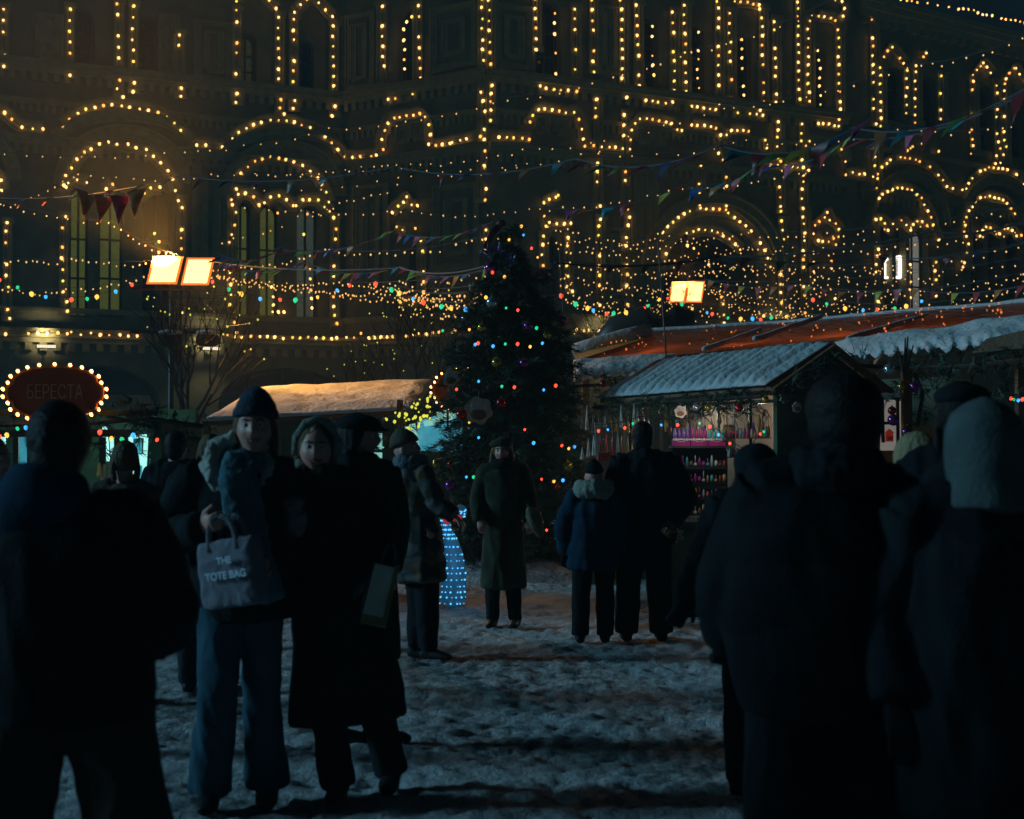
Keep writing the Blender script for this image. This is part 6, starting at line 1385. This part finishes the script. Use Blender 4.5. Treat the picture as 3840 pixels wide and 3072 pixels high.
# 2 beanie person with scarf and tote
def beanie_extra(root, D, s, hc, R, X0):
    m = MB(); c = D['neck']; pts = [c + Vector((-.045, -.04, .15)), c + Vector((-.13, -.03, .11)), c + Vector((-.15, -.07, .03)), c + Vector((-.115, -.11, -.04)), c + Vector((-.06, -.13, -.11))]
    m.loft(pts, [.03, .042, .045, .040, .022], seg=14); pts = [c + Vector((.07, -.03, .10)), c + Vector((.11, -.06, .03)), c + Vector((.08, -.11, -.06))]; m.loft(pts, [.02, .03, .02], seg=12)
    finish('fur_collar', remesh(m, .009, 1), K['fur'], root, fuzz=.012)
person('smiling person in a slate beanie and long blue-grey scarf with fur collar and flared jeans', 905, 6.18, 1.80, 8, J=dict(pel=(.02, 0, .94), shL=(-.20, 0, 1.40), shR=(.19, .02, 1.40), elL=(-.31, -.05, 1.13), wrL=(-.095, -.31, 1.21), elR=(.22, -.04, 1.12), wrR=(.16, -.18, 1.06), head=(.065, -.04, 1.61), neck=(.025, 0, 1.43), chest=(.015, 0, 1.30),
       hipL=(-.08, 0, .93), hipR=(.09, 0, .93), kneeL=(-.07, -.12, .51), kneeR=(.085, .03, .49), ankL=(-.125, -.02, .10), ankR=(.10, .10, .09)), head_yaw=4, tilt=-.02, roll=.04,
       coat=dict(m='black', hem=.80, hw=(.205, .15), waist=(.21, .15), chest=(.215, .155), slv=(.088, .082, .06), fold=.016), trousers=dict(m='denim', r=(.10, .076, .092), fold=.014), hat=('beanie', 'beanie'), hair=('back', 'brown_hair'),
       scarf=('scarf', 1.0, [[(.0, -.10, 1.50), (-.01, -.165, 1.40), (.02, -.19, 1.25), (.05, -.20, 1.08), (.06, -.20, .90)], [(.03, -.10, 1.49), (.055, -.16, 1.38), (.09, -.19, 1.20), (.14, -.20, 1.00), (.17, -.20, .90)]]), face=True, smile=True, vox=.012, curl=(1.2, .9), palm=((0, 1, 0), (1, 0, 0)), extra=beanie_extra)
# tote bag held in front
def tote(u, v, y):
    c = P(u, v, y); t = thing('tote_bag', 'pale taupe tote bag with two lines of lettering held by the beanie person', 'tote bag', c); R = Matrix.Rotation(radians(-25), 3, 'Z') @ Matrix.Rotation(radians(-9), 3, 'Y'); L = lambda x, y_, z: c + R @ Vector((x, y_, z))
    m = MB(); m.loft([L(0, 0, -.135), L(0, 0, -.12), L(0, 0, 0), L(0, 0, .13), L(0, 0, .14)], [(.135, .05), (.145, .055), (.148, .06), (.142, .045), (.14, .035)], seg=28, ref=R @ Vector((1, 0, 0)), sq=.45, cap=.0)
    finish('bag', remesh(m, .008, 2), K['canvas'], t, .006, (9, 9, 9)).matrix_parent_inverse = Matrix.Translation(-c)
    for yy in (-.052, .045):
        m = MB(); pts = [L(-.07, yy, .10)] + [L(-.068 * cos(a) , yy * .8, .14 + .10 * sin(a)) for a in [pi * i / 10 for i in range(11)]] + [L(.07, yy, .10)]
        for a, b in zip(pts[:-1], pts[1:]): m.beam(a, b, .022, .006, (0, 1, 0)) if False else m.loft([a, b], [(.012, .005)] * 2, seg=8, ref=(1, 0, .3), cap=.2)
        m.build('handle', K['canvas'], t)
    for body, z, sz_ in (('THE', .055, .042), ('TOTE BAG', -.005, .045)):
        cu = bpy.data.curves.new('lettering', 'FONT'); cu.body = body; cu.size = sz_ * .95; cu.align_x = 'CENTER'; cu.align_y = 'CENTER'; cu.extrude = .002; cu.offset = .0012
        o = bpy.data.objects.new('lettering', cu); COL.objects.link(o); dg = bpy.context.evaluated_depsgraph_get(); me = bpy.data.meshes.new_from_object(o.evaluated_get(dg)); bpy.data.objects.remove(o)
        me.materials.clear(); me.materials.append(mat('pale_blue_print', (.62, .72, .82), .6, var=0)); o = bpy.data.objects.new('lettering', me); COL.objects.link(o); o.parent = t; o.location = R @ Vector((.022, -.077, z)); o.rotation_euler = (R @ Matrix.Rotation(pi / 2, 3, 'X')).to_euler()
tote(872, 2150, 5.80)
# 3 woman with hair band in long dark coat
def w3x(root, D, s, hc, R, X0):
    m = MB(); m.loft([hc + R @ Vector((-.088, .0, -.03)), hc + R @ Vector((-.088, -.01, .05)), hc + R @ Vector((-.05, -.02, .115)), hc + R @ Vector((.0, -.02, .135)), hc + R @ Vector((.05, -.02, .115)), hc + R @ Vector((.088, -.01, .05)), hc + R @ Vector((.088, 0, -.03))], [(.010, .022)] * 7, seg=10, ref=(0, 1, 0)); m.build('headband', K['white_sc'], root, True)
    m = MB(); m.loft([D['neck'] + Vector((-.10, -.08, -.03)), D['neck'] + Vector((-.11, -.06, .05)), D['neck'] + Vector((-.08, -.03, .10))], [.04, .045, .03], seg=12); finish('fur_collar', remesh(m, .010, 1), K['white_sc'], root, fuzz=.010)
person('smiling woman in a pale headband and very long dark coat beside the beanie person', 1225, 6.38, 1.71, 0, J=dict(shL=(-.19, 0, 1.41), shR=(.20, .02, 1.40), elL=(-.215, -.08, 1.14), wrL=(-.19, -.21, 1.16), elR=(.27, .02, 1.16), wrR=(.25, -.14, 1.02), head=(-.045, -.03, 1.60), neck=(-.02, 0, 1.44), pel=(.07, 0, .94), waist=(.04, 0, 1.10), chest=(.02, 0, 1.30),
       kneeL=(.01, -.10, .50), kneeR=(.20, .05, .50), ankL=(.07, -.12, .09), ankR=(.29, .12, .10), hipL=(0, 0, .92), hipR=(.17, 0, .92)), head_yaw=6, roll=.06,
       coat=dict(m='black', hem=.36, hw=(.27, .20), waist=(.20, .145), chest=(.20, .145), slv=(.085, .08, .06), fold=.020, off=(.03, 0)), trousers=dict(m='black', r=(.09, .075, .078)), hair=('back', 'brown_hair'), scarf=('green', .95), face=True, smile=True, vox=.012, curl=(1.1, .5), palm=((1, 0, 0), (0, 1, 0)), gloves=('mitten', 'R'), extra=w3x)
mt = MB(); c = P(1105, 1955, 6.08); mt.ball(c, (.056, .05, .075), 18, 14); mt.ball(c + Vector((.0, -.01, .07)), (.045, .04, .04), 14, 10)
finish('fluffy_muff', remesh(mt, .008, 1), K['mitten'], None, fuzz=.010); o = bpy.data.objects['fluffy_muff']; tag(o, 'fluffy grey mitten bundle held between the two smiling people', 'mitten')
# 4 man in flat cap, profile to the right, behind the woman
person('person in a dark flat cap in profile behind the woman with the headband', 1330, 7.5, 1.76, 80, J=dict(shL=(-.16, .06, 1.41), shR=(.16, -.04, 1.41), elL=(-.16, .10, 1.14), elR=(.215, -.06, 1.15), wrL=(-.10, .10, .95), wrR=(.20, -.10, .92), head=(.03, 0, 1.61)), coat=dict(m='green', hem=.45, hw=(.25, .20), waist=(.22, .17), chest=(.22, .16), slv=(.09, .085, .06)),
       trousers=dict(m='black'), hat=('cap', 'black'), hair=('back', 'dark_hair'), scarf=('black', 1.0), face=True, curl=(1, 1.2))
def carton_bag(label, c, w_, h_, d_, lean, mats, name='shopping_bag', yaw=.3):
    t = thing(name, label, 'shopping bag', c); R = Matrix.Rotation(yaw, 3, 'Z') @ Matrix.Rotation(lean, 3, 'Y'); L = lambda x, y_, z: c + R @ Vector((x, y_, z)); m = MB()
    m.add([L(x, y_, z) for z, k_ in ((-h_ / 2, 1), (h_ / 2, .96)) for x, y_ in ((-w_ / 2 * k_, -d_ / 2), (w_ / 2 * k_, -d_ / 2), (w_ / 2 * k_, d_ / 2), (-w_ / 2 * k_, d_ / 2))], [(3, 2, 1, 0), (0, 1, 5, 4), (1, 2, 6, 5), (2, 3, 7, 6), (3, 0, 4, 7)])
    m.build('bag', mats[0], t); m = MB(); m.box(L(0, -d_ / 2 - .002, -h_ * .42), (w_ * .99, .003, h_ * .14), R); m.box(L(w_ * .40, -d_ / 2 - .003, 0.02), (w_ * .18, .003, h_ * .96), R); m.build('printed_stripe', mats[1], t)
    m = MB(); pts = [L(-w_ * .25, 0, h_ / 2)] + [L(-w_ * .25 * cos(pi * i / 8), 0, h_ / 2 + .10 * sin(pi * i / 8)) for i in range(9)] + [L(w_ * .25, 0, h_ / 2)]; m.loft(pts, [.004] * len(pts), seg=6); m.build('handle', M['cordgrey'], t); return t
carton_bag('pale paper shopping bag hanging tilted behind the long dark coat', P(1425, 2232, 6.08), .11, .26, .05, radians(13), (cloth('pale_paper', (.55, .56, .50), .001), cloth('tan_print', (.24, .18, .09), .001)), yaw=.1)
# 5 camouflage jacket person leaning to the right
person('person in a dark brown quilted jacket and knitted cap beside the glowing blue figure', 1545, 10.4, 1.70, 62, J=dict(pel=(.06, 0, .92), waist=(.03, 0, 1.08), chest=(.0, 0, 1.28), neck=(-.01, 0, 1.45), shL=(-.12, .10, 1.40), shR=(.10, -.10, 1.40), elL=(-.10, .0, 1.12), wrL=(.08, -.12, 1.02), elR=(.19, -.14, 1.20), wrR=(.33, -.16, 1.09), head=(-.04, -.01, 1.58),
       hipL=(-.01, .05, .9), hipR=(.12, -.04, .9), kneeL=(.05, .03, .5), kneeR=(.12, -.05, .5), ankL=(.03, .05, .09), ankR=(.13, -.04, .09)), head_yaw=75, tilt=-.25,
       coat=dict(m='camo', hem=.60, hw=(.215, .18), waist=(.19, .16), chest=(.19, .15), sh=(.17, .13), slv=(.085, .08, .055), quilt=.13, qa=.018), trousers=dict(m='black', r=(.10, .085, .07)), hat=('beanie', 'brown'), scarf=('grey', 1.1), face=True, curl=(.8, .7), palm=((0, 0, -1), (0, 0, -1)))
# 7 woman in beret
def beret_bag(root, D, s, hc, R, X0): pass
person('woman in a beret with long hair and ankle-length olive coat facing the camera', 1888, 12.15, 1.66, -8, J=dict(kneeL=(-.09, 0, .5), kneeR=(.08, 0, .5), ankL=(-.10, 0, .09), ankR=(.11, 0, .09), elL=(-.25, .02, 1.16), elR=(.24, -.02, 1.16), wrL=(-.21, -.12, .98), wrR=(.24, -.10, .98), shL=(-.18, 0, 1.40), shR=(.18, 0, 1.40), head=(-.01, -.01, 1.595)),
       coat=dict(m='olive', hem=.36, hw=(.205, .16), waist=(.165, .125), chest=(.175, .13), slv=(.072, .066, .052)), trousers=dict(m='black', r=(.09, .07, .06)), hat=('beret', 'olive'), hair=('long', 'brown_hair'), scarf=('black', 1.0), face=True, curl=(.9, .9), vox=.013, tilt=.05)
b_ = thing('plastic_bag', 'thin crumpled plastic bag held beside the olive coat', 'plastic bag', P(2005, 1960, 12.0)); m = MB(); pts = [P(1982, 1905, 12), P(2000, 1930, 12), P(2015, 1975, 12), P(2028, 2015, 12)]
m.loft(pts, [(.02, .02), (.07, .03), (.06, .03), (.02, .01)], seg=14); finish('bag', remesh(m, .008, 1), cloth('grey_plastic', (.16, .14, .09), .01, 40, .3), b_, .01).matrix_parent_inverse = Matrix.Translation(-b_.location)
MB().loft([P(1975, 1890, 12), P(1990, 1915, 12)], [.006, .006], seg=6).build('handle', M['cordgrey'], b_)
# 8 child with snood, 9 tall person
person('short person in a dark cap and pale thick snood seen from behind near the kiosk', 2225, 11.2, 1.44, 180, J=dict(elL=(-.28, 0, 1.14), elR=(.27, 0, 1.14), wrL=(-.27, .05, .88), wrR=(.26, .08, .90), ankL=(-.13, 0, .09), ankR=(.11, 0, .09), kneeL=(-.12, 0, .5), kneeR=(.11, 0, .5), head=(0, .0, 1.60)), coat=dict(m='navy', hem=.72, hw=(.25, .19), waist=(.23, .18), chest=(.23, .17), slv=(.10, .095, .07), quilt=.14), trousers=dict(m='black', r=(.105, .085, .080)), hat=('beanie', 'black'), scarf=('white_sc', 1.65), gloves=('black', 'LR'))
person('tall person in a black jacket with one tan glove behind the back, facing the kiosk', 2418, 11.3, 1.76, 180, J=dict(shL=(-.20, 0, 1.42), shR=(.20, 0, 1.42), elL=(-.27, .02, 1.15), elR=(.325, -.02, 1.13), wrL=(-.24, .12, 1.0), wrR=(.20, -.14, .955), kneeL=(-.13, 0, .5), kneeR=(.11, 0, .5), ankL=(-.15, 0, .09), ankR=(.13, 0, .09), head=(-.02, 0, 1.62)),
       coat=dict(m='black', hem=.78, hw=(.24, .17), waist=(.23, .17), chest=(.23, .17), slv=(.095, .09, .065)), trousers=dict(m='black', r=(.115, .10, .09)), hat=('crop', 'dark_hair'), scarf=('black', 1.0), gloves=('glove', 'R'), palm=((0, 1, 0), (0, -1, 0)), curl=(.6, .9))
# 10 fur hat person between
person('person in a black fur hat and glossy sleeve partly hidden by the big dark jacket', 2850, 6.4, 1.62, 165, J=dict(shL=(-.19, -.03, 1.40), elL=(-.27, -.03, 1.16), wrL=(-.36, .10, .93), head=(-.02, 0, 1.57)), coat=dict(m='puffer', hem=.78, slv=(.10, .085, .06), quilt=.10), trousers=dict(m='black'), hat=('fur', 'black'), curl=(.5, .5), gloves=('black', 'LR'))
# 11 foreground right man
person('large person in a black quilted jacket seen from behind in the right foreground', 3085, 4.12, 1.80, 180, J=dict(shL=(-.175, 0, 1.40), shR=(.19, 0, 1.40), elL=(-.25, .04, 1.16), elR=(.26, .04, 1.16), wrL=(-.24, .20, .98), wrR=(.24, .20, .98), kneeL=(-.115, 0, .5), kneeR=(.125, 0, .5), ankL=(-.12, 0, .09), ankR=(.14, 0, .09), head=(.06, .0, 1.60), neck=(.03, 0, 1.44)),
       coat=dict(m='puffer', hem=.79, hw=(.235, .19), waist=(.30, .20), chest=(.29, .20), sh=(.235, .15), slv=(.10, .105, .08), quilt=.21, qa=.008, fold=.009), trousers=dict(m='black', r=(.125, .11, .10)), hat=('fur', 'dark_hair'), scarf=('black', 1.2), vox=.013, gloves=('black', 'LR'),
       extra=lambda root, D, s, hc, R, X0: finish('hood', remesh(MB().loft([D['neck'] + Vector((0, -.02, -.03)), D['neck'] + Vector((0, -.02, .05))], [(.15, .13), (.12, .12)], seg=22, cap=.3), .012, 3), K['puffer'], root, .010))
# 12 blonde woman, 13 hooded, 14 capped man
person('blonde long-haired woman glimpsed between the big jacket and the pale hood', 3468, 5.9, 1.66, 30, head_yaw=40, coat=dict(m='black', hem=.55, hw=(.22, .17)), trousers=dict(m='denim', r=(.10, .08, .075)), hair=('long', 'blond'), face=True, J=dict(elR=(.24, .02, 1.14), head=(-.02, 0, 1.595)), curl=(.6, .6))
person('person in a pale blue hood and black coat seen from behind at the right edge', 3662, 3.98, 1.735, 170, J=dict(shL=(-.20, 0, 1.37), shR=(.20, 0, 1.37), elL=(-.27, .03, 1.12), elR=(.27, .03, 1.12), head=(.02, 0, 1.60), ankL=(-.05, 0, .09), hipL=(-.07, 0, .93), kneeL=(-.05, 0, .5)), coat=dict(m='black', hem=.55, hw=(.235, .19), waist=(.235, .18), chest=(.24, .18), slv=(.10, .095, .07)), trousers=dict(m='black'), hat=('hood', 'hood'), vox=.012, gloves=('black', 'LR'))
person('tall person in a dark peaked cap turned away above the pale hood', 3610, 5.6, 1.83, 150, head_yaw=140, coat=dict(m='black', hem=.60), trousers=dict(m='black'), hat=('cap', 'black'), hair=('back', 'dark_hair'), face=True, J=dict(shL=(-.17, .08, 1.41), shR=(.17, -.08, 1.41)))
carton_bag('dark shopping bag with a tan mark low between the jeans and the right edge', P(3535, 2860, 5.3), .10, .17, .05, radians(2), (cloth('dark_paper', (.03, .035, .035), .001), cloth('tan_mark', (.14, .08, .04), .001)), yaw=-.2)
# background figures on the left
person('dark figure with pale boots standing behind the beanie person', 655, 10.9, 1.70, 170, coat=dict(m='black', hem=.6, hw=(.26, .18), waist=(.23, .17), chest=(.23, .17)), trousers=dict(m='black'), boots='white_boot', hat=('crop', 'dark_hair'), J=dict(head=(.02, 0, 1.60)))
person('dark figure with a raised hood just left of the beanie person', 775, 9.0, 1.68, 190, coat=dict(m='black', hem=.7), trousers=dict(m='denim_dark'), hair=('back', 'brown_hair', 1), J=dict(head=(.03, 0, 1.585)))
person('short-haired person behind the left foreground jacket facing the lit stall', 470, 8.6, 1.60, 200, coat=dict(m='brown', hem=.7), trousers=dict(m='black'), hair=('back', 'brown_hair'))
person('person cut by the left edge of the picture in a brown coat', -20, 7.2, 1.62, 60, head_yaw=70, coat=dict(m='brown', hem=.5), trousers=dict(m='black'), hair=('back', 'dark_hair'), face=True)

# ------------------------------------------------------------------ cold night haze
hz = bpy.data.materials.new('thin_night_haze'); hz.use_nodes = True; t = hz.node_tree
for n_ in list(t.nodes):
    if n_.type == 'BSDF_PRINCIPLED': t.nodes.remove(n_)
pv = t.nodes.new('ShaderNodeVolumePrincipled'); pv.inputs['Density'].default_value = 0.0018; pv.inputs['Color'].default_value = (.72, .92, .95, 1); pv.inputs['Anisotropy'].default_value = 0.25
t.links.new(pv.outputs[0], t.nodes['Material Output'].inputs['Volume'])
hb = MB().box((0, 42, 14), (130, 100, 32)).build('haze', hz); tag(hb, 'thin cold night haze over the whole square', 'haze', kind='stuff')
